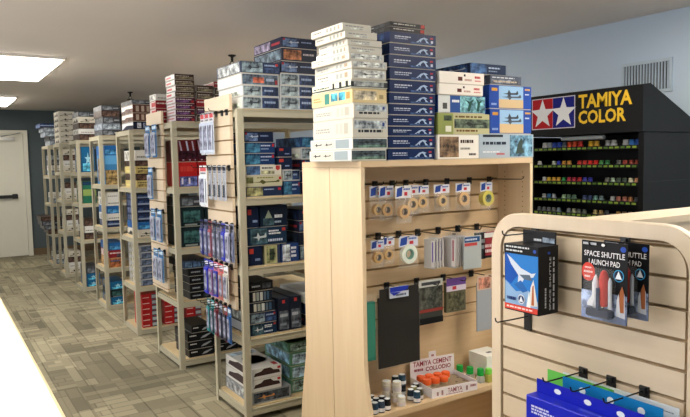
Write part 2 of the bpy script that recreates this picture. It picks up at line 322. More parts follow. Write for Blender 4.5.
 'figures': dict(base='1a2230', front=[('r', .15, .12, .26, .9, 'c8c8bc'), ('r', .3, .12, .42, .9, '9aa49c'), ('r', .46, .12, .58, .9, 'c4cac8'), ('r', .62, .12, .72, .9, '5a6a7a'), ('r', .76, .12, .86, .9, '3f5a74')], left=[('a', .1, .1, .9, .9, '2c3848')]),
 'tall_dark': dict(base='1c2434', front=[('a', .08, .05, .9, .62, '5c6470'), ('r', .35, .85, .6, .95, 'b83a3a'), ('t', .15, .4, .85, .55, 'b4bcc8', 1), ('t', .15, .15, .85, .25, '8a94a4', 1)], left=[('a', .1, .1, .9, .9, '2a3444')]),
 'car_kit': dict(base='d9dad8', front=[('p', [(.05, .3), (.1, .6), (.3, .7), (.4, .92), (.62, .92), (.72, .68), (.92, .6), (.96, .3)], '3c2a28'), ('r', .86, .7, .97, .92, 'b83038')], left=[('p', [(.1, .2), (.15, .6), (.35, .75), (.5, .95), (.7, .9), (.8, .6), (.95, .5), (.95, .2)], '3f3136')],
    top=[('p', [(.1, .35), (.2, .6), (.4, .72), (.6, .72), (.82, .6), (.9, .4), (.7, .28), (.3, .25)], '2c2c3a'), ('a', .05, .8, .95, .95, '9fb4c8'), ('r', .8, .06, .95, .2, 'b83038')]),
 'car_base': dict(base='8f969c', front=[('a', .05, .1, .95, .9, '4a5058'), ('p', inrect(PLANE, .1, .2, .6, .8), 'c98a50')], left=[('a', .05, .1, .95, .9, 'a4aab0')]),
 'green_tank': dict(base='4d7a60', front=[('a', .05, .1, .95, .9, '8ca4a0'), ('r', .78, .3, .93, .7, 'b84030'), ('p', inrect(PLANE, .1, .2, .6, .8), '3a4c3c')], left=[('a', .05, .1, .95, .9, '5b8a86')], top=[('a', .05, .05, .95, .95, '5c8a70')]),
 'green_sky': dict(base='55866a', front=[('a', .05, .1, .95, .9, 'a8c4d8'), ('r', .78, .3, .93, .7, 'b84030')], left=[('a', .05, .1, .95, .9, '8cb4cc')], top=[('a', .05, .05, .95, .95, '7ca890')]),
 'car_red': dict(base='4a2030', front=[('t', .05, .55, .95, .8, 'c4bcc0', 1), ('a', .05, .1, .7, .5, '6a4a78'), ('r', .8, .1, .95, .5, 'a03038')], left=[('r', .04, .06, .96, .94, 'c8c2c6'), ('t', .1, .3, .9, .7, 'a84048', 1)]),
 'car_olive': dict(base='3f2c28', front=[('t', .05, .5, .9, .75, 'b4aca0', 1), ('a', .05, .1, .95, .45, '78705c')], left=[('r', .04, .06, .96, .94, 'd8d4d0'), ('r', .1, .3, .6, .7, 'c03038')]),
 'car_redwhite': dict(base='8c2830', front=[('t', .05, .5, .9, .8, 'd0c8c4', 1), ('a', .5, .05, .95, .5, '50404a')], left=[('r', .04, .06, .96, .94, 'd8ccc8'), ('r', .3, .2, .95, .8, 'c02830')]),
 'robot_red': dict(base='5a1a1c', front=[('p', [(.02, .95), (.1, .95), (.3, .05), (.2, .05)], 'a8a0b4'), ('p', [(.4, .95), (.5, .95), (.66, .05), (.58, .05)], 'b0b4cc'), ('p', [(.74, .95), (.82, .95), (.98, .05), (.9, .05)], 'a8a0b4'), ('a', 0, .1, 1, .5, '3c1c28')], left=[('a', .1, .1, .9, .9, '5a2026')]),
 'robot_blue': dict(base='b42424', front=[('r', 0, 0, 1, .42, '28306c'), ('t', .05, .55, .95, .9, 'c84038', 1), ('a', 0, .02, 1, .4, '6a74b4'), ('r', .1, .1, .2, .35, 'd8d8e4'), ('r', .5, .1, .6, .35, 'd8d8e4')], left=[('r', .1, .1, .9, .9, 'b43030')]),
 'teal_dark': dict(base='1b2a2e', front=[('a', .1, .2, .85, .8, '3a6060'), ('r', .15, .03, .7, .12, '8c9490')], left=[('a', .1, .1, .9, .9, '1c2e34')]),
 'blue_row': dict(base='22344e', front=[('a', .03, .1, .3, .9, '5a7490'), ('a', .35, .1, .62, .9, '4c6688'), ('a', .68, .1, .95, .9, '5a7490')], left=[('a', .1, .1, .9, .9, '2a3c5a')]),
 'black_row': dict(base='16181c', front=[('t', .1, .35, .5, .65, '9aa0a8', 1), ('a', .55, .2, .9, .8, '3a4048')], left=[('a', .1, .1, .9, .9, '22262c')]),
 'black_white': dict(base='141519', front=[('t', .08, .55, .42, .8, 'd8d8d6', 1), ('p', [(.5, .2), (.7, .3), (.95, .7), (.9, .8), (.6, .5)], '9fa4aa')], left=[('r', .04, .1, .5, .9, '24262c')]),
 'brown_photo3': dict(base='5c3c34', front=[('r', .15, .15, .3, .85, 'b4a494'), ('r', .42, .15, .56, .85, 'b4a494'), ('r', .68, .15, .82, .85, 'a49484')], left=[('p', [(0, .1), (.4, .6), (1, .5), (1, .95), (0, .95)], 'e4e4e0'), ('a', 0, 0, 1, .4, '6a5048')]),
 'navy_photo3': dict(base='1a2038', front=[('r', .2, .15, .4, .85, 'c4c8d4'), ('r', .5, .15, .62, .85, '8c94ac')], left=[('p', [(0, .1), (.4, .6), (1, .5), (1, .95), (0, .95)], 'd8dce0')]),
 'white_sil': dict(base='cfcabc', front=[('p', inrect(PLANE, .1, .2, .9, .85), '35322c'), ('a', .1, .1, .6, .3, '8a8678')], left=[('p', [(.1, .2), (.3, .7), (.5, .3), (.7, .8), (.9, .2)], '2c2a28'), ('p', [(.05, .1), (.9, .1), (.9, .2), (.05, .25)], '504c44')]),
 'blue_strip': dict(base='1e2a48', front=[('r', 0, .35, 1, .6, '8a98b4'), ('a', .05, .62, .95, .95, '384c78')], left=[('a', .1, .1, .9, .9, '5f6c8c')]),
 'blue_bright': dict(base='2460a0', front=[('a', .05, .1, .95, .6, '4a8cc0')], left=[('r', .1, .1, .9, .9, '2c5c98')]),
 'yellow_tag': dict(base='c8b878', front=[('a', .1, .1, .9, .5, '8c7c50'), ('t', .1, .6, .9, .85, '4a4030', 1)], left=[('r', .1, .2, .9, .5, 'd8cc8c')]),
 'red_end': dict(base='b02428', front=[('r', .02, .3, .45, .45, 'e0c8c4'), ('r', .6, 0, 1, 1, '3a4250'), ('r', .62, .2, .98, .8, 'a8b0b8')], left=[('r', .05, .1, .95, .9, 'b83034')]),
 'pale_row': dict(base='a8acb4', front=[('a', .1, .1, .9, .9, '5c6a84'), ('r', 0, .0, 1, .12, '5a5f68')], left=[('a', .05, .1, .95, .9, 'b4b0a0')]),
 'sand_robot': dict(base='b08a5c', front=[('a', .05, .05, .95, .95, 'a86844'), ('t', .1, .6, .7, .85, '3c5c8c', 1)], left=[('a', .05, .05, .95, .95, 'c09868')]),
 'teal_star': dict(base='1c6090', front=[('a', .1, .05, .9, .35, '5cb4d4'), ('p', [(.5, .8), (.56, .6), (.75, .6), (.6, .5), (.66, .3), (.5, .42), (.34, .3), (.4, .5), (.25, .6), (.44, .6)], '9cd0e4')], left=[('a', .1, .1, .9, .9, '8c8474')]),
 'green_box': dict(base='2c6c54', front=[('r', 0, .35, 1, .65, '8ca45c'), ('r', 0, .85, 1, 1, '203c5c')], left=[('a', .1, .1, .9, .9, 'a49c88')]),
 'blue_sky': dict(base='3c7cb0', front=[('a', 0, 0, 1, .5, '9c8458'), ('r', 0, .7, 1, 1, '5ca0d4')], left=[('a', .1, .1, .9, .9, '887868')]),
 'grey_dark': dict(base='3c3e44', front=[('a', .05, .1, .6, .9, '70767e'), ('t', .65, .3, .95, .7, 'a0a4aa', 1)], left=[('a', .1, .1, .9, .9, '54585e')]),
 'brown_dark': dict(base='3c302c', front=[('a', .05, .1, .95, .9, '5c4840')], left=[('a', .1, .1, .9, .9, '4c403c')]),
 'slate_pale': dict(base='77808c', front=[('a', .05, .1, .95, .9, '98a4b0')], left=[('a', .1, .1, .9, .9, '8c96a4')]),
 'white_plain': dict(base='d8d8d4', front=[('t', .1, .2, .9, .5, '8a8a84', 1)], left=[('a', .1, .1, .9, .9, 'bcbcb4')]),
}
NAMES = dict(white_parts='white ship kit box', white_ship='white kit box with grey print', white_long='white kit box with pale ship print', white_grey='white and grey kit box', cream='cream kit box with blue photos',
  green_black='white kit box with black bands', navy='navy kit box with white swoosh', black_red='black kit box with red end', brown_photo='white kit box with brown tank photo', grey_aerial='grey-blue aircraft kit box',
  olive='olive green kit box', blue_photo='royal blue kit box with jet photo', blue_palm='blue and white kit box with palms', white_red='white kit box with red lettering', grey_text='dark grey kit box', navy_jet='navy kit box with jet art',
  jet_blue='navy aircraft kit box', jet_white='white and navy aircraft kit box', jet_red='pale kit box with red spot', jet_dark='dark blue aircraft kit box', jet_brown='dark kit box with brown art', heli_blue='blue aircraft kit box',
  white_plane='white kit box with red shield', bomber='khaki kit box with bomber', camo_navy='khaki and navy kit box', navy_red='navy kit box with red mark', navy_mount='dark navy kit box with mountain', navy_jetplane='navy kit box with white jet',
  camo_pale='pale khaki kit box', blue_white='blue and white kit box', figures='dark kit box with figure strip', tall_dark='tall dark kit box', car_kit='white car kit box', car_base='grey car kit box', green_tank='green kit box',
  green_sky='green kit box with sky art', car_red='maroon car kit box', car_olive='brown car kit box', car_redwhite='red car kit box', robot_red='dark red streaked kit box', robot_blue='red and blue kit box', teal_dark='black and teal kit box',
  blue_row='dark blue kit box', black_row='black kit box', black_white='black kit box with white lettering', brown_photo3='brown kit box with pale photos', navy_photo3='navy kit box with pale photos', white_sil='beige kit box with black silhouettes',
  blue_strip='navy and grey kit box', blue_bright='bright blue kit box', yellow_tag='yellow-tan kit box', red_end='red kit box', pale_row='pale grey kit box', sand_robot='sand coloured kit box', teal_star='teal blue kit box', green_box='green kit box',
  blue_sky='sky blue kit box', grey_dark='charcoal kit box', brown_dark='dark brown kit box', slate_pale='slate grey kit box', white_plain='white kit box')
ORD = ['lowest'] + [w_ + ' up' for w_ in 'second third fourth fifth sixth seventh eighth ninth tenth eleventh twelfth thirteenth'.split()]
_bc = [0]
def kitbox(x, y, z, w_, d_, h_, style, label, group, rz=0, lid=True):
    if y > 3.3 and z < 1.75: x -= .042      # boxes on the shelves start right beside the posts
    _bc[0] += 1; rnd = random.Random(_bc[0])
    s = ST[style]; base = C(s['base'])
    e = 'model_kit_box'
    g = .0015
    if lid:
        root = empty(e, (x, y, z), label, 'box', group, rz)
        t = MB(); t.box(.0018, w_ - .0018, .0018, d_ - .0018, 0, h_ * .5, PLAIN, C('b9b4a6')); t.build('box_tray', root)
        mb = MB(); mb.box(0, w_, 0, d_, min(.004, h_ * .08), h_ - .0005, PR, base)
    else:
        mb = MB(); mb.box(0, w_, 0, d_, 0, h_ - .0008, PR, base)
    for f in ('front', 'left', 'top'):
        if f in s: feats(mb, face_map(f, 0, 0, .004 * (1 if lid else 0), w_, d_, h_ - .005), s[f], PR, rnd)
    if lid: mb.build('box_lid', root); return root
    o = mb.build(e, None, (x, y, z), rz); tag(o, label, 'box', group); return o
def stack(where, y, z0, d_, items, lid=True, group=None, jit=.008, minx=None):
    z = z0; n = len(items); rnd = random.Random(int(y * 100 + z0 * 31 + items[0][0] * 517))
    for i, it in enumerate(items):
        x, w_, h_, st = it[:4]
        if minx is not None and x < minx: w_ -= (minx - x) * .3; x = minx
        o_ = '' if n == 1 else ((ORD[i] if i < n - 1 else 'topmost') + ' ')
        lab = NAMES[st] + (', ' + o_ if n > 1 else ' ') + ('in ' if n > 1 else '') + where
        if len(lab.split()) > 16: lab = lab.replace('kit box', 'box').replace('metal rack', 'rack')
        kitbox(x, y + rnd.uniform(0, jit), z, w_, (it[4] if len(it) > 4 else d_), h_, st, lab, group, lid=lid)
        z += h_
    return z

# ------------------------------------------------------------------ the room
XL, XR, YN, YB, ZC = -2.2, 4.15, -1.6, 12.1, 2.44
CARPET = carpet()
mb = MB(); mb.box(XL - .1, XR + .1, YN - .1, YB + .1, -.1, 0, CARPET); struct(mb.build('floor'))
CEIL = simple('ceiling_paint', 'e6ded8', .95, 0, .03, 2)
mb = MB(); mb.box(XL - .1, XR + .1, YN - .1, YB + .1, ZC, ZC + .1, CEIL); struct(mb.build('ceiling'))
BLUE = simple('pale_blue_wall_paint', 'bccddf', .85, 0, .02, 3)
BLUEDIM = simple('dimmed_blue_wall_paint', '4e5a5e', .85, 0, .03, 3)  # blue wall paint darkened for the dim light at the back
mb = MB(); mb.box(XR, XR + .1, YN, YB, 0, ZC, BLUE); struct(mb.build('wall_right'))
mb = MB(); mb.box(XL - .1, XL, YN, .5, 0, ZC, BLUE); mb.box(XL - .1, XL, 7.5, YB, 0, ZC, BLUE); mb.box(XL - .1, XL, .5, 7.5, 0, .8, BLUE); mb.box(XL - .1, XL, .5, 7.5, 2.3, ZC, BLUE); struct(mb.build('wall_left'))
w2 = bpy.data.objects.new('added_window_1', None); COL.objects.link(w2); w2.location = (XL - .07, .5, .8); w2['kind'] = 'structure'  # window added out of view to let more sky light in
mb = MB()
for a in (0, 1.75, 3.5, 5.2, 6.95): mb.box(0, .05, a, a + .05, .05, 1.45, CHROME)
mb.box(0, .05, 0, 7, 0, .05, CHROME); mb.box(0, .05, 0, 7, 1.45, 1.5, CHROME); mb.build('added_window_frame', w2)
mb = MB(); mb.box(XL - .1, XR + .1, YB, YB + .1, 0, ZC, BLUEDIM); struct(mb.build('wall_back'))
mb = MB(); mb.box(XL - .1, XR + .1, YN - .1, YN, 0, ZC, BLUE); struct(mb.build('wall_front'))
BASEM = simple('brown_baseboard', '6e5a40', .6)
mb = MB(); mb.box(1.41, XR, YB - .015, YB, 0, .11, BASEM); struct(mb.build('baseboard_back'))
mb = MB(); mb.box(XR - .015, XR, YN, YB - .015, 0, .11, BASEM); struct(mb.build('baseboard_right'))
# door with push bar
dr = bpy.data.objects.new('door_1', None); COL.objects.link(dr); dr.location = (.41, YB, 0); dr['kind'] = 'structure'
mb = MB(); mb.box(0, .92, -.05, -.005, .01, 2.04, DOORM); dl = mb.build('door_leaf', dr)
mb = MB()
for a, b in ((-.07, -.003), (.923, .99)): mb.box(a, b, -.075, -.001, 0, 2.1, DOORM)
mb.box(-.003, .923, -.075, -.001, 2.043, 2.1, DOORM); mb.build('door_frame', dr)
mb = MB(); mb.box(.1, .80, -.1, -.065, .98, 1.035, BLACK); mb.box(.1, .16, -.066, -.05, .97, 1.05, BLACK); mb.box(.72, .80, -.066, -.05, .97, 1.05, BLACK)
mb.build('push_bar', dl)
mb = MB(); mb.box(.55, .8, -.1, -.051, 1.93, 1.99, CHROME); mb.tube([(.6, -.1, 2.0), (.75, -.2, 2.02), (.88, -.09, 2.06)], .008, CHROME); mb.build('door_closer', dl)

# ceiling light troffers
DIFF = emit('lamp_diffuser', 'fff6e8', LAMP)
FRM = simple('white_lamp_frame', 'e6e2da', .5)
tl = ['largest lit ceiling light panel at the far left, above the aisle', 'smaller lit ceiling light panel farther down the aisle, nearest the door', 'lit ceiling light panel above the aisle near the white counter', 'lit ceiling light panel over the front of the shop', 'lit ceiling light panel left of the white counter',
      'lit ceiling light panel above the middle racks, hidden behind kit boxes', 'lit ceiling light panel above the slatwall displays', 'lit ceiling light panel near the left wall']
for (x, y, a, b), lb in zip(TROFFERS, tl):
    t = empty('ceiling_light', (x, y, ZC), lb, 'ceiling light', 'lit ceiling light panels')
    mb = MB()
    mb.box(0, a, 0, .03, -.02, 0, FRM); mb.box(0, a, b - .03, b, -.02, 0, FRM); mb.box(0, .03, .03, b - .03, -.02, 0, FRM); mb.box(a - .03, a, .03, b - .03, -.02, 0, FRM)
    mb.build('light_frame', t)
    mb = MB(); mb.box(.03, a - .03, .03, b - .03, -.04, -.002, DIFF); mb.build('diffuser', t)
# sprinklers
for i, (x, y) in enumerate(((2.29, 5.4), (2.25, 8.69))):
    t = empty('ceiling_sprinkler', (x, y, ZC), ['small dark ceiling sprinkler above kit boxes of the nearest metal rack', 'small dark ceiling sprinkler above boxes of the third metal rack'][i], 'sprinkler', 'ceiling sprinklers')
    mb = MB(); mb.lathe([(.035, 0), (.035, -.008), (.012, -.02), (.01, -.06)][::-1], 0, 0, 0, BLACKM); mb.build('sprinkler_body', t)
    mb = MB(); mb.tube([(-.012, 0, -.058), (-.022, 0, -.075), (-.006, 0, -.095)], .004, BLACKM); mb.tube([(.012, 0, -.058), (.022, 0, -.075), (.006, 0, -.095)], .004, BLACKM)
    mb.lathe([(.04, -.1), (.045, -.094)], 0, 0, 0, BLACKM); mb.build('deflector', t)
# wall vent
t = empty('air_vent', (XR, 2.48, 1.915), 'white louvred air vent high on the pale blue wall', 'vent')
mb = MB(); g = simple('vent_paint', 'b4c4d2', .5)
mb.box(-.015, -.001, 0, .37, 0, .02, g); mb.box(-.015, -.001, 0, .37, .2, .22, g); mb.box(-.015, -.001, 0, .02, .02, .2, g); mb.box(-.015, -.001, .35, .37, .02, .2, g); mb.build('vent_frame', t)
mb = MB(); mb.box(-.003, -.001, .02, .35, .02, .2, BLACK)
for i in range(15): mb.box(-.013, -.004, .025 + i * .0218, .034 + i * .0218, .02, .2, g)
mb.build('louvres', t)

# foreground counter
t = empty('sales_counter', (-.55, .95, 0), 'white-topped sales counter in the lower left foreground', 'counter')
mb = MB(); mb.box(0, .765, 0, 2.6, .915, .95, WHITEM); mb.build('countertop', t)
mb = MB(); mb.box(.765, .772, 0, 2.6, .912, .949, TRIMM); mb.build('edge_band', t)
mb = MB(); mb.box(.03, .735, .03, 2.57, 0, .914, MAPLE); mb.build('counter_body', t)

# ------------------------------------------------------------------ metal racks
RACKN = ['nearest metal rack', 'second metal rack', 'third metal rack', 'fourth metal rack', 'fifth metal rack', 'sixth metal rack', 'farthest metal rack']
LV = [(.08, .49, .90, 1.30, 1.80), (.07, .50, .89, 1.33, 1.80), (.05, .43, .86, 1.30, 1.80), (.05, .44, .86, 1.30, 1.80), (.05, .62, 1.05, 1.42, 1.80), (.05, .62, 1.05, 1.42, 1.80), (.05, .5, .95, 1.36, 1.80)]
RY = [3.39, 4.555, 5.72, 6.9, 8.12, 9.3, 10.3]
RD = [.47, .56, .48, .48, .48, .48, .6]
def rack(i):
    y0, D, L_ = RY[i], RD[i], 1.22
    t = empty('storage_rack', (1.458, y0, 0), 'beige steel shelving unit with five shelves, the ' + RACKN[i] + ' from the camera', 'shelving', 'beige steel racks along the aisle')
    for sx in (0, 1):
        for sy in (0, 1):
            mb = MB(); X = 0 if sx == 0 else L_; Y = 0 if sy == 0 else D; ax = 1 if sx == 0 else -1; ay = 1 if sy == 0 else -1
            a, b = sorted((X, X + ax * .037)); c, d = sorted((Y, Y + ay * .003)); mb.box(a, b, c, d, 0, 1.799, METAL)
            a, b = sorted((X, X + ax * .003)); c, d = sorted((Y + ay * .003, Y + ay * .034)); mb.box(a, b, c, d, 0, 1.799, METAL)
            for zz in []:   # key slots
                yy = Y - ay * .0006
                mb.poly([(X + ax * .018, yy, zz), (X + ax * .026, yy, zz), (X + ax * .026, yy, zz + .014), (X + ax * .018, yy, zz + .014)], METAL if 0 else BLACKM)
            mb.build('post', t)
    for z in LV[i]:
        mb = MB(); h = .045
        for (a, b, c, d) in ((.037, L_ - .037, .001, .02), (.037, L_ - .037, D - .02, D - .001), (.003, .02, .034, D - .034), (L_ - .02, L_ - .003, .034, D - .034)):
            mb.box(a, b, c, d, z - h, z - h * .55, METAL); mb.box(a + (.004 if b - a < .05 and a < .1 else 0), b, c + (.004 if c < .1 and d - c < .05 else 0), d, z - h * .55, z - .012, METAL); mb.box(a, b, c, d, z - .012, z - .006, METAL)
        mb.build('shelf_beam', t)
        mb = MB(); mb.box(.02, L_ - .02, .02, D - .02, z - .017, z, BOARD); mb.build('shelf_board', t)
for i in range(7): rack(i)

G_ = lambda i: 'model kit boxes on the ' + RACKN[i]
# nearest rack, boxes
r0 = RACKN[0]
stack('left stack topping ' + r0, 3.40, 1.83 - .03, .36, [(1.500, .229, .07, 'jet_white'), (1.502, .226, .062, 'jet_white'), (1.498, .230, .067, 'jet_red'), (1.494, .243, .067, 'jet_blue')], group=G_(0))
stack('right stack topping ' + r0, 3.40, 1.80, .38, [(1.735, .241, .077, 'jet_white'), (1.736, .240, .064, 'jet_white'), (1.741, .234, .070, 'jet_white'), (1.743, .234, .070, 'jet_dark'), (1.752, .234, .076, 'jet_brown'), (1.754, .233, .063, 'jet_dark')], group=G_(0))
stack('third stack topping ' + r0, 3.42, 1.80, .36, [(1.99, .24, .07, 'heli_blue'), (1.99, .24, .07, 'jet_blue'), (1.99, .24, .07, 'jet_white'), (1.99, .24, .07, 'jet_dark')], group=G_(0))
stack('left stack on upper shelf of ' + r0, 3.42, 1.30, .36, [(1.552, .232, .058, 'camo_navy'), (1.553, .232, .062, 'bomber'), (1.553, .226, .062, 'white_plane'), (1.553, .188, .066, 'heli_blue'), (1.554, .188, .063, 'heli_blue'), (1.554, .181, .063, 'jet_dark')], group=G_(0))
stack('second stack on upper shelf of ' + r0, 3.42, 1.30, .34, [(1.795, .11, .085, 'heli_blue'), (1.795, .11, .065, 'jet_white'), (1.76, .094, .075, 'navy_red'), (1.76, .09, .06, 'navy_red')], group=G_(0))
stack('right stack on upper shelf of ' + r0, 3.44, 1.30, .34, [(1.93, .25, .07, 'jet_blue'), (1.93, .25, .07, 'heli_blue'), (1.93, .24, .07, 'jet_dark'), (1.93, .24, .07, 'jet_white'), (1.93, .24, .065, 'heli_blue')], group=G_(0))
stack('left stack on middle shelf of ' + r0, 3.42, .90, .36, [(1.553, .09, .116, 'navy_red'), (1.553, .252, .105, 'navy_jetplane'), (1.553, .075, .123, 'navy_red')], group=G_(0))
kitbox(1.664, 3.43, .90, .098, .34, .114, 'camo_pale', 'pale khaki kit box under the white jet box on middle shelf, ' + r0, G_(0))
kitbox(1.772, 3.43, .90, .115, .34, .114, 'blue_white', 'blue and white kit box right of pale khaki box on middle shelf, ' + r0, G_(0))
kitbox(1.640, 3.43, 1.1205, .176, .34, .125, 'navy_mount', 'dark navy mountain kit box, upper row, middle shelf of ' + r0, G_(0))
stack('right stack on middle shelf of ' + r0, 3.44, .90, .34, [(1.9, .25, .09, 'jet_blue'), (1.9, .25, .08, 'figures'), (1.9, .24, .07, 'jet_dark'), (1.9, .24, .07, 'navy_red')], group=G_(0))
stack('left stack on lower shelf of ' + r0, 3.42, .49, .34, [(1.553, .17, .070, 'navy_jetplane'), (1.554, .17, .064, 'jet_blue'), (1.555, .16, .06, 'figures'), (1.556, .145, .068, 'figures'), (1.556, .15, .055, 'black_row')], group=G_(0))
kitbox(1.735, 3.42, .49, .075, .34, .20, 'tall_dark', 'tall dark kit box standing upright, left one, lower shelf of ' + r0, G_(0))
kitbox(1.815, 3.42, .49, .075, .34, .205, 'tall_dark', 'tall dark kit box standing upright, right one, lower shelf of ' + r0, G_(0))
stack('left stack on bottom shelf of ' + r0, 3.42, .08, .40, [(1.553, .256, .075, 'car_base'), (1.555, .19, .072, 'car_kit'), (1.556, .19, .068, 'car_kit')], group=G_(0))
stack('right stack on bottom shelf of ' + r0, 3.46, .08, .36, [(1.83, .22, .085, 'green_tank'), (1.83, .22, .085, 'green_sky'), (1.83, .22, .085, 'green_sky'), (1.82, .24, .06, 'green_tank')], group=G_(0))
stack('far right stack on upper shelf of ' + r0, 3.44, 1.30, .34, [(2.2, .25, .07, 'jet_white'), (2.2, .25, .07, 'jet_dark'), (2.2, .24, .07, 'heli_blue'), (2.2, .24, .07, 'jet_blue')], group=G_(0))
stack('right stack on lower shelf of ' + r0, 3.44, .49, .34, [(1.93, .24, .07, 'jet_dark'), (1.93, .24, .07, 'heli_blue'), (1.93, .24, .07, 'jet_white')], group=G_(0))
# second rack
r1 = RACKN[1]
stack('left stack topping ' + r1, 4.57, 1.80, .22, [(1.50, .14, .043, 'car_red'), (1.50, .14, .043, 'car_red'), (1.50, .14, .042, 'car_red'), (1.50, .14, .043, 'car_red'), (1.50, .14, .042, 'car_olive'), (1.505, .135, .042, 'car_olive'), (1.50, .14, .042, 'car_olive'), (1.50, .14, .04, 'car_olive')], group=G_(1))
stack('rear stack topping ' + r1 + ', aisle side', 4.95, 1.80, .16, [(1.47, .15, .06, 'car_redwhite'), (1.47, .15, .06, 'car_redwhite'), (1.47, .15, .06, 'car_redwhite'), (1.47, .15, .05, 'white_plain')], group=G_(1))
stack('middle stack topping ' + r1, 4.57, 1.80, .24, [(1.655, .13, .05, 'car_olive'), (1.655, .13, .055, 'car_red'), (1.655, .13, .057, 'car_redwhite'), (1.66, .12, .052, 'car_olive'), (1.66, .12, .05, 'car_olive')], group=G_(1))
stack('right stack topping ' + r1, 4.57, 1.80, .24, [(1.80, .15, .05, 'car_red'), (1.80, .15, .05, 'car_olive'), (1.80, .15, .05, 'car_olive'), (1.80, .15, .05, 'car_olive'), (1.80, .15, .05, 'car_olive'), (1.79, .15, .045, 'car_redwhite')], group=G_(1))
kitbox(1.552, 4.58, 1.33, .13, .3, .18, 'robot_blue', 'red and blue kit box, lower left on upper shelf, ' + r1, G_(1)); kitbox(1.552, 4.58, 1.51, .13, .3, .16, 'robot_red', 'dark red streaked kit box, upper left on upper shelf, ' + r1, G_(1))
kitbox(1.69, 4.58, 1.33, .13, .3, .18, 'robot_blue', 'red and blue kit box, lower right on upper shelf, ' + r1, G_(1)); kitbox(1.69, 4.58, 1.51, .13, .3, .165, 'robot_red', 'dark red streaked kit box, upper right on upper shelf, ' + r1, G_(1))
stack('left stack on middle shelf of ' + r1, 4.58, .89, .36, [(1.553, .17, .15, 'teal_dark'), (1.553, .17, .145, 'teal_dark'), (1.553, .15, .07, 'grey_dark')], group=G_(1))
stack('right stack on middle shelf of ' + r1, 4.58, .89, .36, [(1.735, .18, .15, 'teal_dark'), (1.735, .18, .14, 'teal_dark'), (1.735, .18, .07, 'black_row')], group=G_(1))
stack('left stack on lower shelf of ' + r1, 4.58, .50, .36, [(1.6, .18, .055, 'black_row'), (1.6, .18, .06, 'black_row'), (1.6, .18, .059, 'black_row'), (1.59, .19, .059, 'black_row'), (1.56, .2, .055, 'blue_row')], group=G_(1))
stack('right stack on lower shelf of ' + r1, 4.58, .50, .36, [(1.79, .2, .06, 'black_row'), (1.79, .2, .06, 'blue_row'), (1.79, .2, .06, 'black_row'), (1.79, .2, .055, 'blue_row')], group=G_(1))
stack('left stack on bottom shelf of ' + r1, 4.58, .07, .30, [(1.575, .19, .058, 'black_white'), (1.57, .19, .06, 'black_white'), (1.568, .19, .062, 'black_white'), (1.60, .15, .055, 'black_white')], group=G_(1))
stack('middle stack on bottom shelf of ' + r1, 4.60, .07, .30, [(1.775, .19, .058, 'black_white'), (1.775, .19, .06, 'black_white'), (1.775, .18, .06, 'black_row')], group=G_(1))
stack('right stack on bottom shelf of ' + r1, 4.60, .07, .30, [(1.98, .19, .058, 'black_white'), (1.98, .19, .06, 'black_white')], group=G_(1))
stack('right stack on upper shelf of ' + r1, 4.58, 1.33, .3, [(1.83, .14, .09, 'robot_blue'), (1.83, .14, .09, 'robot_red'), (1.83, .14, .09, 'robot_blue'), (1.83, .14, .08, 'robot_red')], group=G_(1))
# third rack
r2 = RACKN[2]
stack('left stack topping ' + r2, 5.73, 1.80, .38, [(1.50, .17, .07, 'navy_photo3'), (1.50, .17, .072, 'brown_photo3'), (1.50, .175, .075, 'brown_photo3'), (1.50, .175, .04, 'grey_dark')], group=G_(2))
stack('left stack on upper shelf of ' + r2, 5.74, 1.30, .38, [(1.552, .13, .06, 'yellow_tag'), (1.552, .13, .06, 'brown_dark'), (1.552, .13, .065, 'yellow_tag'), (1.552, .13, .05, 'brown_dark'), (1.552, .13, .09, 'white_plain')], lid=False, group=G_(2))
stack('left stack on middle shelf of ' + r2, 5.74, .86, .38, [(1.552, .15, .07, 'white_sil'), (1.552, .15, .065, 'blue_bright'), (1.552, .15, .065, 'blue_strip'), (1.552, .15, .065, 'blue_strip'), (1.552, .15, .065, 'blue_strip'), (1.552, .15, .05, 'blue_strip')], lid=False, group=G_(2))
stack('left stack on lower shelf of ' + r2, 5.74, .43, .38, [(1.552, .15, .06, 'pale_row')] * 6, lid=False, group=G_(2))
for c in range(3):
    stack(['left', 'middle', 'right'][c] + ' stack on bottom shelf of ' + r2, 5.76, .05, .26, [(1.56 + c * .2, .14, .05, 'red_end')] * (6 - c), lid=False, group=G_(2))
# fourth rack
r3 = RACKN[3]
stack('stack topping ' + r3, 6.92, 1.80, .38, [(1.50, .18, .06, 'grey_dark'), (1.50, .18, .065, 'slate_pale'), (1.51, .17, .065, 'grey_dark'), (1.50, .18, .065, 'brown_dark'), (1.50, .18, .05, 'grey_dark')], lid=False, group=G_(3))
kitbox(1.552, 6.92, 1.30, .13, .38, .3, 'blue_sky', 'sky blue kit box on upper shelf of ' + r3, G_(3), lid=False); kitbox(1.552, 6.92, 1.60, .13, .38, .1, 'blue_bright', 'bright blue kit box topping the sky blue box, upper shelf of ' + r3, G_(3), lid=False)
stack('stack on middle shelf of ' + r3, 6.92, .86, .38, [(1.552, .14, .07, 'blue_strip'), (1.552, .14, .07, 'white_plain'), (1.552, .14, .08, 'blue_bright'), (1.552, .14, .08, 'white_plain'), (1.552, .14, .06, 'white_plain')], lid=False, group=G_(3))
stack('stack on lower shelf of ' + r3, 6.92, .44, .38, [(1.552, .15, .1, 'sand_robot'), (1.552, .15, .08, 'car_redwhite'), (1.552, .15, .08, 'blue_bright')], lid=False, group=G_(3))
stack('stack on bottom shelf of ' + r3, 6.92, .05, .38, [(1.552, .15, .08, 'teal_star'), (1.552, .15, .08, 'teal_dark'), (1.552, .15, .08, 'teal_star')], lid=False, group=G_(3))
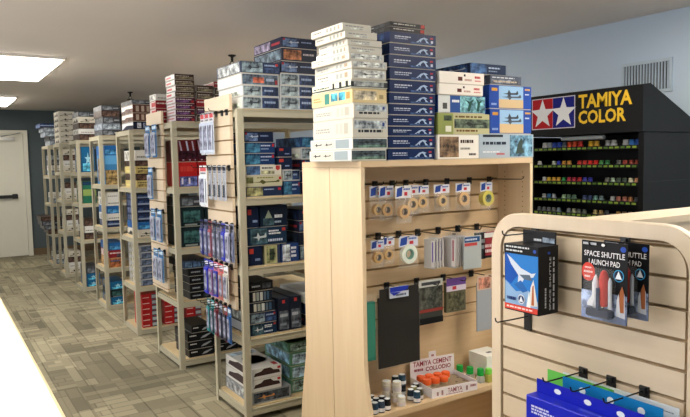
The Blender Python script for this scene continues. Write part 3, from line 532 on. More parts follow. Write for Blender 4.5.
stack('right stack topping ' + r3, 6.92, 1.80, .38, [(1.70, .2, .075, 'grey_dark'), (1.70, .2, .075, 'brown_dark'), (1.70, .2, .075, 'grey_dark'), (1.70, .2, .06, 'slate_pale')], lid=False, group=G_(3))
# fifth rack
r4 = RACKN[4]
stack('stack topping ' + r4, 8.13, 1.80, .38, [(1.50, .2, .07, 'brown_dark'), (1.50, .2, .06, 'white_plain'), (1.50, .2, .07, 'brown_dark'), (1.50, .2, .07, 'white_sil'), (1.50, .2, .06, 'grey_dark')], lid=False, group=G_(4))
kitbox(1.552, 8.14, 1.42, .15, .38, .3, 'teal_star', 'teal blue kit box on upper shelf of ' + r4, G_(4), lid=False)
kitbox(1.552, 8.14, 1.05, .15, .38, .26, 'green_box', 'green kit box on middle shelf of ' + r4, G_(4), lid=False)
stack('stack on lower shelf of ' + r4, 8.14, .62, .38, [(1.552, .15, .08, 'brown_dark'), (1.552, .15, .08, 'white_plain'), (1.552, .15, .08, 'brown_dark')], lid=False, group=G_(4))
stack('stack on bottom shelf of ' + r4, 8.14, .05, .38, [(1.552, .15, .08, 'teal_star'), (1.552, .15, .08, 'teal_star'), (1.552, .15, .08, 'grey_dark')], lid=False, group=G_(4))
stack('right stack topping ' + r4, 8.13, 1.80, .38, [(1.72, .2, .08, 'brown_dark'), (1.72, .2, .08, 'brown_dark'), (1.72, .2, .08, 'grey_dark'), (1.72, .2, .06, 'slate_pale')], lid=False, group=G_(4))
# sixth rack
r5 = RACKN[5]
stack('stack topping ' + r5, 9.31, 1.80, .38, [(1.47, .2, .07, 'white_sil')] * 6, lid=False, group=G_(5))
for z, hh, zn in ((1.42, 4, 'upper'), (1.05, 3, 'middle'), (.62, 4, 'lower'), (.05, 4, 'bottom')):
    stack('stack on %s shelf of %s' % (zn, r5), 9.32, z, .38, [(1.552, .15, .075, ['white_sil', 'white_plain', 'brown_dark', 'white_sil'][k]) for k in range(hh)], lid=False, group=G_(5))
r6 = RACKN[6]
stack('stack topping ' + r6, 10.32, 1.80, .5, [(1.50, .2, .07, 'slate_pale'), (1.49, .2, .06, 'grey_dark'), (1.44, .24, .07, 'slate_pale'), (1.42, .24, .06, 'slate_pale'), (1.38, .28, .06, 'blue_strip')], lid=False, group=G_(6))
for z, hh, zn in ((1.36, 4, 'upper'), (.95, 2, 'middle'), (.05, 3, 'bottom')):
    stack('stack on %s shelf of %s' % (zn, r6), 10.34, z, .5, [(1.552, .16, .075, ['slate_pale', 'white_plain', 'grey_dark', 'slate_pale'][k]) for k in range(hh)], lid=False, group=G_(6))
stack('stack jutting out of lower shelf of ' + r6, 10.36, .5, .46, [(1.46, .24, .07, 'brown_dark'), (1.41, .27, .06, 'grey_dark'), (1.38, .28, .07, 'grey_dark'), (1.37, .28, .06, 'brown_dark')], lid=False, group=G_(6))

# ------------------------------------------------------------------ hooks and slatwall panels on rack ends
def hook(loc, L_, direction, label, group, drop=.022, rod=0):
    # plate hung in a groove with a wire rod; direction: 'x' points toward -x, 'y' toward -y
    t = empty('display_hook', loc, label, 'hook', group)
    mb = MB()
    if direction == 'x': mb.box(-.006, -.0005, -.014, .014, -drop, .012, BLACK); mb.box(-.014, -.006, -.008, .008, -.004, .01, BLACK)
    else: mb.box(-.014, .014, -.006, -.0005, -.022, .012, BLACK); mb.box(-.008, .008, -.014, -.006, -.004, .01, BLACK)
    mb.build('hook_plate', t)
    P = (lambda a, z: (-a, 0, z + rod)) if direction == 'x' else (lambda a, z: (0, -a, z + rod))
    mb = MB(); mb.tube([P(.006, 0), P(L_ * .5, 0), P(L_ * .93, .001), P(L_ * .98, .006), P(L_, .016)], .0022, BLACKM); mb.build('hook_rod', t)
    return t
def slat_board(mb, ax, pos, a0, a1, z0, z1, zg, thick=.018, pitch=.08, gap=.009, M=MAPLEH):
    # slats with grooves at zg - k*pitch ; front face toward minus ax at pos
    zs = []; z = zg
    while z > z0: zs.append(z); z -= pitch
    edges = [z1] + [e for g in zs if g < z1 for e in (g + gap / 2, g - gap / 2)] + [z0]
    for k in range(0, len(edges), 2):
        if edges[k] - edges[k + 1] < .002: continue
        if ax == 'y': mb.box(a0, a1, pos, pos + thick, edges[k + 1], edges[k], M)
        else: mb.box(pos, pos + thick, a0, a1, edges[k + 1], edges[k], M)
    if ax == 'y': mb.box(a0 + .001, a1 - .001, pos + thick * .55, pos + thick * .99, z0 + .001, z1 - .001, MAPLED)
    else: mb.box(pos + thick * .55, pos + thick * .99, a0 + .001, a1 - .001, z0 + .001, z1 - .001, MAPLED)
for i, (ya, yb, za, zb) in enumerate(((3.455, 3.845, .645, 1.885), (4.74, 5.12, .55, 1.885))):
    mb = MB(); slat_board(mb, 'x', 0, 0, yb - ya, 0, zb - za, zb - za - .095, .018, .0815)
    o = mb.build('slatwall_panel', None, (1.439, ya, za)); tag(o, 'narrow maple slatwall panel fixed to the aisle end of the ' + RACKN[i], 'slatwall panel', 'slatwall panels on rack ends')

def hang_pack(x, y, ztop, wy, h_, dx, card, body, label, group, accent=None, clear=False):
    # pack with its face toward the aisle (-x); hanging from a rod that runs along x
    t = empty('hanging_pack', (x, y, ztop), label, 'hanging pack', group)
    mb = MB(); mb.box(0, .0015, -wy / 2, wy / 2, -h_, 0, PR, C(card))
    fm = face_map('left', 0, -wy / 2, -h_, .002, wy, h_)
    feats(mb, fm, [('r', .08, .86, .92, .96, accent or 'e8e8ec'), ('t', .12, .78, .88, .85, '60646c', 1)] + [('c', .5, .975, .05, .008, '202020')], PR, random.Random(int(y * 1000)))
    mb.build('backing_card', t)
    mb = MB(); mb.box(-dx, -.0006, -wy * .4, wy * .4, -h_ * .96, -h_ * .24, BLISTER if clear else PR, C(body), bev=.002)
    if not clear:
        fm = face_map('left', -dx, -wy * .4, -h_ * .96, .002, wy * .8, h_ * .72); feats(mb, fm, [('a', .1, .1, .9, .9, '8c90a8')], PR)
        fm = face_map('front', -dx, -wy * .4, -h_ * .96, dx, wy * .8, h_ * .72); feats(mb, fm, [('r', .3, .1, .7, .9, '5c6278')], PR)
    mb.build('blister_pack', t)
    if clear:
        mb = MB(); mb.tube([(-dx * .55, 0, -h_ * .9), (-dx * .55, 0, -h_ * .55)], .006, PR, C('35404e')); mb.tube([(-dx * .55, 0, -h_ * .55), (-dx * .55, 0, -h_ * .3)], .003, PR, C('b8bcc4')); mb.build('tool', t)
    return t
# five rows on the nearest rack's end panel
gA = 'packs hanging on the nearest rack end'
ORDL = ['first from left', 'second from left', 'third from left', 'fourth from left', 'fifth from left', 'sixth from left', 'seventh from left', 'eighth from left']
rowz = [1.79, 1.475, 1.145, .905, .66]
def rowhooks(n, ys, z, nm, rn):
    for k, y in enumerate(ys): hook((1.439, y, z), .11, 'x', 'black hook, %s in %s row on %s end panel' % (ORDL[k], nm, rn), 'hooks on the rack end panels')
ys = [3.80, 3.725, 3.65, 3.56, 3.49]
rowhooks(0, ys, rowz[0], 'top', 'nearest rack')
for k, y in enumerate(ys[:3]):
    hang_pack(1.405, y, rowz[0] + .01, .066, .25, .012, 'dfe4ec', 'c9d4e6', 'pale blue pack with red header, %s in top row on nearest rack end' % ORDL[k], gA, 'c84850', False)
ys2 = [3.80, 3.70, 3.625, 3.55, 3.48]; rowhooks(0, ys2, rowz[1], 'second', 'nearest rack')
hang_pack(1.395, 3.79, rowz[1] + .01, .12, .25, .012, 'eef0f2', 'dfe6ee', 'wide white pack with red lettering, second row on nearest rack end', gA, 'd05a60')
for k, y in enumerate(ys2[1:]): hang_pack(1.405, y, rowz[1] + .008, .05, .2, .012, 'aab0bc', 'c8ccd6', 'slim clear brush pack, %s in second row on nearest rack end' % ORDL[k + 1], gA, '2c3040', True)
ys3 = [3.86, 3.79, 3.72, 3.65, 3.58, 3.51, 3.45]; rowhooks(0, [3.81, 3.72, 3.63, 3.54, 3.46], rowz[2], 'third', 'nearest rack')
for k, (y, c, b, nm) in enumerate(zip(ys3, ('1c2458', '4a5480', '803848', '505870', '70748c', '2a34b0', 'b0b4c8'), ('242c7c', '5c6490', '984c58', '4c5464', '686c80', '2c38bc', 'c0c0d4'), ('dark blue', 'grey-blue', 'pink', 'grey', 'silver', 'bright blue', 'white'))):
    hang_pack(1.40, y, rowz[2] + .008, .055, .22, .008, c, b, nm + ' narrow pack, %s in crowded third row on nearest rack end' % ORDL[min(k, 7)], gA, '3a3c48')
    if k % 2 == 0: hang_pack(1.42, y - .02, rowz[2] + .008, .055, .22, .008, '9098b0', '70789a', 'slate pack tucked behind the %s pack, third row on nearest rack end' % nm, gA, '3a3c48')
ys4 = [3.80, 3.72, 3.64, 3.56, 3.49]; rowhooks(0, ys4, rowz[3], 'fourth', 'nearest rack')
for k, (y, c, b, nm) in enumerate(zip(ys4, ('3038b8', '4448c8', 'd87890', 'c85058', 'd8d4cc'), ('2c34c8', '8c5c90', '2c34a8', 'b06860', 'c8c6c0'), ('royal blue', 'violet-blue', 'magenta', 'red', 'white'))):
    hang_pack(1.40, y, rowz[3] + .008, .07, .215, .01, c, b, nm + ' card pack, %s in fourth row on nearest rack end' % ORDL[k], gA, 'e0e4f4')
ys5 = [3.80, 3.735, 3.67, 3.60, 3.53, 3.47]; rowhooks(0, ys5[:5], rowz[4], 'fifth', 'nearest rack')
for k, (y, c, b, nm) in enumerate(zip(ys5, ('207880', '2ca0a8', '7c2c3c', '50546c', '8c3440', '3468a8'), ('288c94', '144c54', '702c3c', '242838', '202434', '2c5c9c'), ('teal', 'turquoise', 'maroon', 'slate', 'dark red', 'blue'))):
    hang_pack(1.405, y, rowz[4] + .008, .05, .21, .01, c, b, nm + ' slim pack, %s in bottom row on nearest rack end' % ORDL[k], gA, 'c8d4e0')
# second rack's end panel
gB = 'silver packs on the second rack end'
for z, yy, nm in ((1.78, (4.98, 4.81), 'top'), (1.465, (4.95,), 'second'), (1.155, (4.92, 4.745), 'third'), (.855, (4.89, 4.73), 'bottom')):
    for k, y in enumerate(yy):
        y2 = max(4.76, min(5.1, y)); hook((1.439, y2, z), .10, 'x', 'black hook, %s in %s row on second rack end panel' % (ORDL[k], nm), 'hooks on the rack end panels')
        hang_pack(1.405, y2, z + .01, .11, .24, .014, '2c78b4', 'b4bcc8', 'blue-topped silver pack, %s in %s row on second rack end' % (ORDL[k], nm) if len(yy) > 1 else 'blue-topped silver pack hanging alone in second row on second rack end', gB, 'c8dcec')

# ------------------------------------------------------------------ central slatwall gondola
GX0, GX1, GY0, GY1, GZ = 1.512, 2.552, 2.25, 2.755, 1.495
go = empty('display_gondola', (GX0, GY0, 0), 'maple slatwall gondola stacked with kit boxes, tape and jars on hooks and shelf', 'display stand')
def prof(sgn, c, off):      # half outline from centre line, widening toward the floor
    pts = [(c, 0)]
    H = (GY1 - GY0) / 2
    base = [(.34, 0), (.33, .15), (.31, .3), (.287, .43), (.27, .5), (.258, .56), (H + .0005, .62), (H, .70), (H, GZ - .026)]
    return [(c + sgn * off, 0.0)] + [(c + sgn * a, b) for a, b in base] + [(c + sgn * off, GZ - .026)]
cY = (GY1 - GY0) / 2
for (x, nm) in ((0, 'left'), (GX1 - GX0 - .019, 'right')):
    for sgn in (-1, 1):
        p_ = prof(sgn, cY, .002)
        if sgn < 0: p_ = p_[::-1]
        mb = MB(); mb.prism([(a, b) for a, b in p_], 'x', x, x + .019, MAPLEV)
        if nm == 'right' and sgn < 0:
            for yy in (.05, .17):
                for k in range(38):
                    z = .5 + k * .025
                    mb.poly([(x - .0006, yy + .0035 * math.cos(t * .785), z + .0035 * math.sin(t * .785)) for t in range(8)], MAPLED)
        mb.build('end_panel', go)
W = GX1 - GX0
mb = MB(); mb.box(0, W, 0, GY1 - GY0, GZ - .025, GZ, MAPLEW); mb.build('top_board', go)
for ypos, s in ((.215, 1), (GY1 - GY0 - .233, -1)):
    mb = MB(); slat_board(mb, 'y', ypos, .0195, W - .0195, .705, GZ - .026, 1.39, gap=.011, M=MAPLEW); mb.build('slat_back_panel', go)
    mb = MB(); mb.box(.0195, W - .0195, ypos + .002, ypos + .016, .1005, .70, MAPLEW); mb.build('lower_back_panel', go)
mb = MB(); mb.box(.0195, W - .0195, -.02, .2145, .375, .40, MAPLEW); mb.build('shelf', go)
mb = MB(); mb.box(.0195, W - .0195, -.045, .2, .02, .1, MAPLEW); mb.build('base_deck', go)
for sgn in (1,): mb = MB(); mb.box(.0195, W - .0195, GY1 - GY0 - .2145, GY1 - GY0 + .02, .375, .40, MAPLEW); mb.build('shelf', go)

# boxes on the gondola
gT = 'model kit boxes stacked on the gondola'
wh = [(1.478, .180, .049, 'white_grey', .35), (1.484, .180, .049, 'white_grey', .35), (1.489, .178, .081, 'white_long', .34), (1.493, .175, .063, 'white_long', .34), (1.494, .178, .062, 'cream', .33),
      (1.487, .185, .035, 'green_black', .33), (1.491, .173, .045, 'white_ship', .31), (1.487, .178, .033, 'white_ship', .31), (1.477, .178, .031, 'white_ship', .30), (1.478, .172, .030, 'white_parts', .23),
      (1.474, .171, .027, 'white_parts', .24), (1.460, .160, .031, 'white_parts', .24), (1.451, .144, .031, 'white_parts', .25)]
z = GZ; rr = random.Random(4)
for i, (x, w_, h_, st, d_) in enumerate(wh):
    kitbox(x, 2.272 + rr.uniform(-.006, .006), z, w_, d_, h_, st, NAMES[st] + ', %s in white left stack on gondola' % (ORD[i] if i < 12 else 'topmost'), gT, rz=R(rr.uniform(-1.5, 1.5)) if i > 1 else 0)
    z += h_
nv = [(1.675, .262, .052), (1.675, .262, .053), (1.678, .257, .043), (1.680, .257, .049), (1.684, .257, .048), (1.684, .257, .048), (1.688, .257, .056), (1.688, .257, .052), (1.688, .262, .055), (1.692, .257, .049), (1.693, .257, .050)]
z = GZ
for i, (x, w_, h_) in enumerate(nv):
    kitbox(x, 2.275 + rr.uniform(0, .006), z, w_, .42, h_, 'navy', 'navy kit box with white swoosh, %s in navy stack on gondola' % (ORD[i] if i < 10 else 'topmost'), gT); z += h_
kitbox(1.697, 2.285, z, .192, .4, .021, 'black_red', 'thin black kit box with red end, lower of two topping the navy stack', gT); z += .021
kitbox(1.700, 2.285, z, .192, .4, .022, 'black_red', 'thin black kit box with red end, the upper one topping the navy stack', gT)
kitbox(1.947, 2.268, GZ, .253, .36, .112, 'brown_photo', 'white kit box with brown tank photo, lowest right of the navy stack', gT)
kitbox(2.204, 2.268, GZ, .372, .36, .118, 'grey_aerial', 'grey-blue aircraft kit box, lowest at right corner of the gondola', gT)
kitbox(1.957, 2.275, GZ + .112, .32, .36, .10, 'olive', 'olive green kit box in the right-hand stacks on the gondola', gT)
kitbox(2.283, 2.275, GZ + .118, .285, .36, .121, 'blue_photo', 'royal blue jet photo kit box, the lower one, right end of gondola', gT)
z = GZ + .212; kitbox(1.957, 2.275, z, .295, .36, .082, 'blue_palm', 'blue and white palm tree kit box on the olive box', gT); z += .082
kitbox(1.960, 2.27, z, .270, .36, .051, 'white_red', 'white kit box with red lettering, lower of a pair on palm box', gT); z += .051
kitbox(1.963, 2.27, z, .275, .36, .056, 'white_red', 'white kit box with red lettering, upper of a pair above palm box', gT); z += .056
kitbox(2.17, 2.29, z + .0, .235, .42, .052, 'navy_jet', 'navy jet kit box topping the right-hand stacks on the gondola', gT)
z = GZ + .239; kitbox(2.277, 2.275, z, .291, .36, .115, 'blue_photo', 'royal blue jet photo kit box, the upper one, right end of gondola', gT); z += .115
kitbox(2.284, 2.275, z, .212, .02 + .0, .05, 'grey_text', 'dark grey kit box resting on the upper royal blue box', gT) if 0 else kitbox(2.284, 2.275, z, .212, .30, .047, 'grey_text', 'dark grey kit box resting on the upper royal blue box', gT)

# hooks on gondola
rows = {'top': (1.39, [1.66, 1.731, 1.83, 1.912, 2.035, 2.17, 2.32, 2.46]), 'middle': (1.15, [1.66, 1.745, 1.865, 1.98, 2.11, 2.24, 2.37]), 'third': (.91, [1.79, 1.97, 2.14, 2.33])}
for nm, (z, xs) in rows.items():
    for k, x in enumerate(xs):
        if nm == 'top' and k == 7:
            hook((x, 2.464, z), .24, 'y', 'empty long black hook at the right end of the top row on the gondola', 'hooks on the gondola'); continue
        hook((x, 2.464, z), .17, 'y', 'black hook, %s in %s row on the gondola' % (ORDL[k], nm), 'hooks on the gondola')
def tape_bag(x, y, ztop, w_, h_, roll_r, rc, hc, label, group, wide=.02, core='6a5a48'):
    t = empty('bagged_tape_roll', (x, y, ztop), label, 'tape', group)
    mb = MB(); mb.box(-w_ / 2, w_ / 2, 0, .0015, -h_ * .33, 0, PR, C(hc))
    fm = face_map('front', -w_ / 2, 0, -h_ * .33, w_, .002, h_ * .33)
    feats(mb, fm, [('p', [(.05, .1), (.1, .8), (.45, .95), (.4, .2)], '2c4a9c'), ('r', .55, .2, .75, .5, 'c43a48'), ('t', .5, .6, .95, .85, '3a5cb0', 1), ('c', .5, .9, .05, .05, '1a1a1a')], PR)
    mb.build('header_card', t)
    mb = MB(); n = 6     # pillow-shaped film bag
    for sg in (-1, 1):
        vs = []; fs = []
        for i in range(n + 1):
            for j in range(n + 1):
                u, v = i / n, j / n; b_ = math.sin(u * math.pi) * math.sin(v * math.pi)
                vs.append((-w_ / 2 + u * w_, .001 + sg * (.002 + (wide * .5 + .004) * b_ ** .5), -h_ + v * h_ * .69))
        for i in range(n):
            for j in range(n): a = i * (n + 1) + j; fs.append([a, a + n + 1, a + n + 2, a + 1] if sg < 0 else [a, a + 1, a + n + 2, a + n + 1])
        mb.add(vs, fs, (1, 1, 1, 1), FILM)
    mb.build('film_bag', t, smooth=True)
    mb = MB(); cz = -h_ + roll_r + .022
    mb.ring(roll_r, roll_r * .55, 0, -wide / 2, cz, wide, PLAIN, C(rc)); mb.ring(roll_r * .55, roll_r * .45, 0, -wide / 2 - .0005, cz, wide + .001, PLAIN, C(core)); mb.build('tape_roll', t, smooth=True)
gt = 'bagged masking tape rolls on the gondola'
TB = [(1.66, 2.345, 1.384, .08, .15, .024, 'c8a468', 'd8dce8', 'far left of the top row, half hidden'), (1.70, 2.33, 1.384, .08, .155, .027, 'c49a5c', 'd8dce8', 'dark wrinkled one behind the front bag, top row'), (1.772, 2.30, 1.382, .088, .167, .03, 'd0a468', 'e4e4e8', 'foremost bag of the top row'), (1.85, 2.34, 1.382, .082, .14, .03, 'd8b478', 'dcdce0', 'right behind the foremost bag of the top row'),
      (1.912, 2.345, 1.378, .09, .125, .026, 'd8b070', 'e4e6ee', 'fourth hanging bag from right, top row'), (2.035, 2.345, 1.378, .095, .125, .026, 'dcb87c', 'e4e6ee', 'third hanging bag from right, top row'), (2.17, 2.345, 1.38, .095, .13, .032, 'd8b078', 'e4e6ee', 'second hanging bag from right, top row')]
for x, y, z, a, h_, r_, rc, hc, lb in TB: tape_bag(x, y, z, a, h_, r_, rc, hc, 'bagged tan masking tape roll, ' + lb, gt)
tape_bag(2.32, 2.34, 1.38, .08, .14, .038, 'c8bc5c', 'c8ccd8', 'bagged wide yellow-green tape roll at right end of top row', gt, .03, '4c6c58')
tape_bag(1.655, 2.34, 1.145, .072, .125, .026, 'c8a060', 'c8d0e0', 'bagged tan tape roll, leftmost of the middle row', gt)
tape_bag(1.715, 2.345, 1.155, .074, .126, .024, 'd0a868', 'dce0ea', 'bagged tan tape roll with blue header, second in middle row', gt)
tape_bag(1.825, 2.335, 1.152, .11, .15, .044, 'dde6dc', 'd0d4e4', 'large bagged white tape roll in the middle row', gt, .02, '5c9c8c')
def flat_pack(x, y, ztop, w_, h_, d_, base, fl, label, group, rz=0, name='hanging_pack', cat='pack', lf=None):
    t = empty(name, (x, y, ztop), label, cat, group, rz)
    mb = MB(); mb.box(-w_ / 2, w_ / 2, 0, d_, -h_, -h_ * .12, PR, C(base), bev=min(.0015, d_ * .3)); fm = face_map('front', -w_ / 2, 0, -h_, w_, d_, h_); feats(mb, fm, fl, PR)
    if lf: feats(mb, face_map('left', -w_ / 2, 0, -h_, w_, d_, h_), lf, PR)
    mb.build('pack_body', t)
    mb = MB(); mb.box(-w_ / 2, w_ / 2, d_ * .4, d_ * .4 + .0015, -h_ * .12, 0, BLISTER); mb.build('hang_tab', t)
    return t
gs = 'sandpaper packs in the middle row'
for k in range(4):
    flat_pack(1.925 + k * .022, 2.31 + k * .006, 1.148, .06, .155, .008, 'c4c4c4', [('r', .7, .05, .98, .85, 'e4e0e4'), ('r', .78, .2, .88, .8, '6a5cc0')], 'grey abrasive pack with violet print, %s in left bundle of middle row' % ORDL[k], gs, rz=R(-76), name='sandpaper_pack')
for k in range(5):
    flat_pack(2.045 + k * .02, 2.31 + k * .005, 1.15, .075, .165, .008, 'bcbcc0', [('r', .7, .05, .98, .85, 'e4e0e4'), ('r', .78, .2, .88, .8, 'b04c68')], 'grey abrasive pack, %s in right bundle of middle row' % ORDL[k], gs, rz=R(-76), name='sandpaper_pack')
flat_pack(2.155, 2.265, 1.152, .115, .178, .006, 'a9b2b4', [('r', .05, .72, .9, .86, '1c4a80'), ('t', .1, .75, .8, .83, 'c8d4e4', 1), ('r', .05, .62, .75, .7, 'b84848')], 'grey sandpaper sheet pack with blue header in the middle row', gs, name='sandpaper_pack')
flat_pack(2.275, 2.33, 1.15, .06, .15, .02, '23262a', [('t', .1, .3, .9, .7, '8a8c90', 2)], 'black pack left of the dark red pack in middle row', gs)
flat_pack(2.345, 2.33, 1.148, .11, .145, .02, '8c2c34', [('r', .05, .7, .95, .86, 'd8d8d4'), ('t', .1, .15, .9, .5, 'd8c0c0', 2), ('r', .0, 0, 1, .08, '1e1e1e')], 'dark red and white pack at right of the middle row', gs)
# third row
t = flat_pack(1.760, 2.325, .93, .235, .365, .006, '2c2c2c', [('r', .03, .02, .97, .985, '2a2a2a')], 'large dark grey abrasive sheet pack hanging in the third row', None, name='abrasive_sheet_pack', cat='sandpaper')
mb = MB(); mb.box(-.125, .125, .0065, .008, -.375, -.03, BLISTER); mb.build('film_sleeve', t)
mb = MB(); mb.box(-.06, .045, -.012, -.004, -.05, .0, PR, C('c4ccdc')); feats(mb, face_map('front', -.06, -.012, -.05, .105, .008, .05), [('r', 0, .55, 1, 1, '2438a8'), ('p', [(.0, .55), (.2, .2), (.6, .5)], '2438a8'), ('t', .3, .1, .9, .4, '40506c', 1)], PR); mb.build('header_card', t)
flat_pack(1.608, 2.33, .91, .046, .30, .02, '2f7c6c', [('r', .1, .05, .9, .85, '3c8a78')], 'teal green sheet pack at far left of the third row', None, name='abrasive_sheet_pack', cat='sandpaper')
flat_pack(1.955, 2.335, .935, .145, .21, .014, '3c3f3c', [('r', 0, .84, 1, 1, 'c4c8c4'), ('r', .1, .88, .9, .95, '40444a'), ('a', .05, .35, .95, .82, '50544e'), ('r', .0, .27, 1, .34, '8c3c34'), ('r', .0, 0, 1, .14, '15171b')], 'charcoal sponge pack with white header in the third row', None, name='sponge_pack')
flat_pack(2.113, 2.335, .925, .125, .165, .02, '5c5a48', [('r', 0, .62, 1, 1, '6a4a94'), ('r', .0, .62, 1, .78, 'd4cce0'), ('r', .3, .66, .5, .76, 'b83a48'), ('a', .1, .05, .9, .58, '5c5c48')], 'brown sponge pack with purple header in the third row', None, name='sponge_pack')
flat_pack(2.30, 2.335, .917, .1, .28, .008, '9ba3ac', [('r', 0, .74, 1, 1, 'c8b09c'), ('a', .1, .76, .9, .96, 'b07c6c')], 'tall grey strip pack at right end of the third row', None, name='sanding_strip_pack')

# things on the gondola shelf (z .40)
SZ = .40
def jar(x, y, z, r_, h_, cap, body, label, group, lab='e4e4e8'):
    t = empty('paint_jar', (x, y, z), label, 'jar', group)
    mb = MB(); mb.lathe([(r_ * .9, 0), (r_, .002), (r_, h_ * .62), (r_ * .8, h_ * .7)], 0, 0, 0, PR, C(body), 14)
    mb.lathe([(r_ * 1.01, h_ * .1), (r_ * 1.01, h_ * .42)], 0, 0, 0, PR, C(lab), 14); mb.build('jar_body', t, smooth=True)
    mb = MB(); mb.lathe([(r_ * .96, h_ * .7), (r_ * .96, h_ * .97), (r_ * .88, h_)], 0, 0, 0, PR, C(cap), 14)
    mb.lathe([(r_ * .8, h_ * 1.001), (r_ * .78, h_ * 1.01)], 0, 0, 0, PR, C('d4dce0'), 14); mb.build('jar_cap', t, smooth=True)
gj = 'small paint jars on the gondola shelf'
JL = [(1.572, 2.262, '2c4258', 'front left corner of the shelf'), (1.607, 2.262, '3a4a5c', 'second along the front from the left corner'), (1.643, 2.268, '16181a', 'third along the front from the left corner'),
      (1.572, 2.30, '40444c', 'second row behind the left corner jar'), (1.607, 2.302, '1c1e22', 'second row, behind the second front jar'), (1.642, 2.306, '1c1e22', 'second row, behind the third front jar'),
      (1.572, 2.34, '16181a', 'third row, at the left end'), (1.607, 2.342, '1c1e22', 'third row, beside the leftmost rear jar')]
for x, y, c, lb in JL: jar(x, y, SZ, .0165, .05, c, c, 'dark paint jar with white label, ' + lb, gj)
JR = [(1.806, 2.262, '30506c', 'front, left of the cement display'), (1.84, 2.285, '4c4a38', 'touching the cement display tray, olive'), (1.80, 2.30, '24303c', 'second row, left of the cement display'), (1.835, 2.322, '8c8c5c', 'second row beside the display, khaki'), (1.866, 2.345, '1c1e22', 'rear, hard against the cement display')]
for x, y, c, lb in JR: jar(x, y, SZ, .0165, .05, c, c, 'dark paint jar, ' + lb, gj)
for (x, y, z, r_, h_, lb) in ((1.722, 2.268, SZ, .019, .045, 'front of the white group'), (1.735, 2.318, SZ, .021, .05, 'middle of the white group, lower'), (1.70, 2.35, SZ, .021, .05, 'rear left of the white group')):
    jar(x, y, z, r_, h_, 'dcd8cc', 'd4d0c4', 'white paint jar, ' + lb, gj, 'cfc6cc')
jar(1.735, 2.318, SZ + .051, .021, .045, 'dcd8cc', 'd4d0c4', 'white paint jar stacked on another in the white group', gj, 'cfc6cc')
jar(1.70, 2.35, SZ + .051, .021, .045, 'd0ccc0', 'ccc8bc', 'white paint jar stacked on the rear left white jar', gj, 'c4bcc0')
for x, y, c, lb in ((1.765, 2.37, '202830', 'left'), (1.806, 2.372, '2c4a60', 'right')):
    jar(x, y, SZ, .018, .05, '20242c', '24282e', 'larger dark jar, lower %s one behind the white group' % lb, gj)
    jar(x, y, SZ + .051, .018, .048, c, c, 'larger dark jar, upper %s one stacked behind the white group' % lb, gj)
# cement display tray
t = empty('cement_display', (1.886, 2.252, SZ), 'white cement display tray with red lettering on the gondola shelf', 'display tray', None, R(-7))
CW, CD = .255, .19
mb = MB(); wcol = C('e8e4ea')
mb.box(0, CW, 0, CD, 0, .003, PR, wcol); mb.box(0, CW, 0, .003, .003, .045, PR, wcol); mb.box(0, .003, .003, CD, .003, .045, PR, wcol); mb.box(CW - .003, CW, .003, CD, .003, .045, PR, wcol)
feats(mb, face_map('front', 0, 0, 0, CW, CD, .045), [('x', .34, .3, .66, .8, '8c3c4c', 'TAMIYA'), ('t', .3, .1, .7, .24, 'a06874', 1), ('r', .1, .2, .14, .6, '9c7c84'), ('r', .2, .2, .24, .7, '9c7c84'), ('r', .74, .2, .78, .7, '9c7c84'), ('t', .84, .4, .96, .8, '9c6c78', 1)], PR)
mb.box(.004, CW - .004, .004, CD - .004, .022, .024, PR, C('8c7c64'))
for k in range(6):
    for j in range(3):
        if (k < 4 and j > 0) or (k==4 and j>1): continue
        mb.poly([(.02 + k * .043 + .008 * math.cos(a * .785), .03 + j * .05 + .008 * math.sin(a * .785), .0245) for a in range(8)], PR, C('35302c'))
mb.build('display_tray', t)
mb = MB(); mb.box(0, CW, CD, CD + .003, 0, .125, PR, wcol); mb.box(CW * .42, CW * .58, CD, CD + .003, .125, .155, PR, wcol)
feats(mb, face_map('front', 0, CD, 0, CW, .003, .125), [('x', .06, .72, .94, .92, '8c3044', 'TAMIYA CEMENT', .02), ('t', .08, .5, .3, .66, '8c3044', 1), ('x', .34, .48, .92, .66, '8c3044', 'COLLODIO', .03), ('r', .47, 1.04, .53, 1.12, 'a8707c')], PR)
mb.build('display_backboard', t)
n_ = 0
for j in range(2):
    for k in range(4):
        if j == 0 and k == 3: continue
        x, y = .03 + k * .047, .09 + j * .052
        a = math.radians(-7); wx = 1.886 + x * math.cos(a) - y * math.sin(a); wy = 2.252 + x * math.sin(a) + y * math.cos(a)
        b = empty('cement_bottle', (wx, wy, SZ + .0245), 'orange-capped cement bottle, %s in %s row of the display tray' % (['first', 'second', 'third', 'fourth'][k], ['front', 'back'][j]), 'bottle', 'orange-capped bottles in the cement display')
        mb = MB(); mb.lathe([(.018, 0), (.02, .004), (.02, .012)], 0, 0, 0, PR, C('c8b89c'), 12); mb.build('bottle_body', b, smooth=True)
        mb = MB(); mb.lathe([(.022, .0125), (.022, .032), (.019, .036)], 0, 0, 0, PR, C('e0602c'), 14); mb.build('bottle_cap', b, smooth=True)
for k, (x, y) in enumerate(((2.178, 2.385), (2.20, 2.335), (2.222, 2.285))):
    b = empty('cement_bottle', (x, y, SZ), 'green-capped cement bottle, %s of three beside the display tray' % ['rear', 'middle', 'front'][k], 'bottle', 'green-capped bottles')
    mb = MB(); mb.box(-.016, .016, -.016, .016, 0, .035, JARGLASS, bev=.003); mb.build('bottle_body', b)
    mb = MB(); mb.lathe([(.017, .036), (.017, .066), (.015, .07)], 0, 0, 0, PR, C('1f9c40'), 14); mb.build('bottle_cap', b, smooth=True)
b = empty('cement_bottle', (2.262, 2.27, SZ), 'clear bottle with light green cap beside the small white carton', 'bottle')
mb = MB(); mb.box(-.018, .018, -.018, .018, 0, .04, PR, C('b4b45c'), bev=.003); mb.build('bottle_body', b)
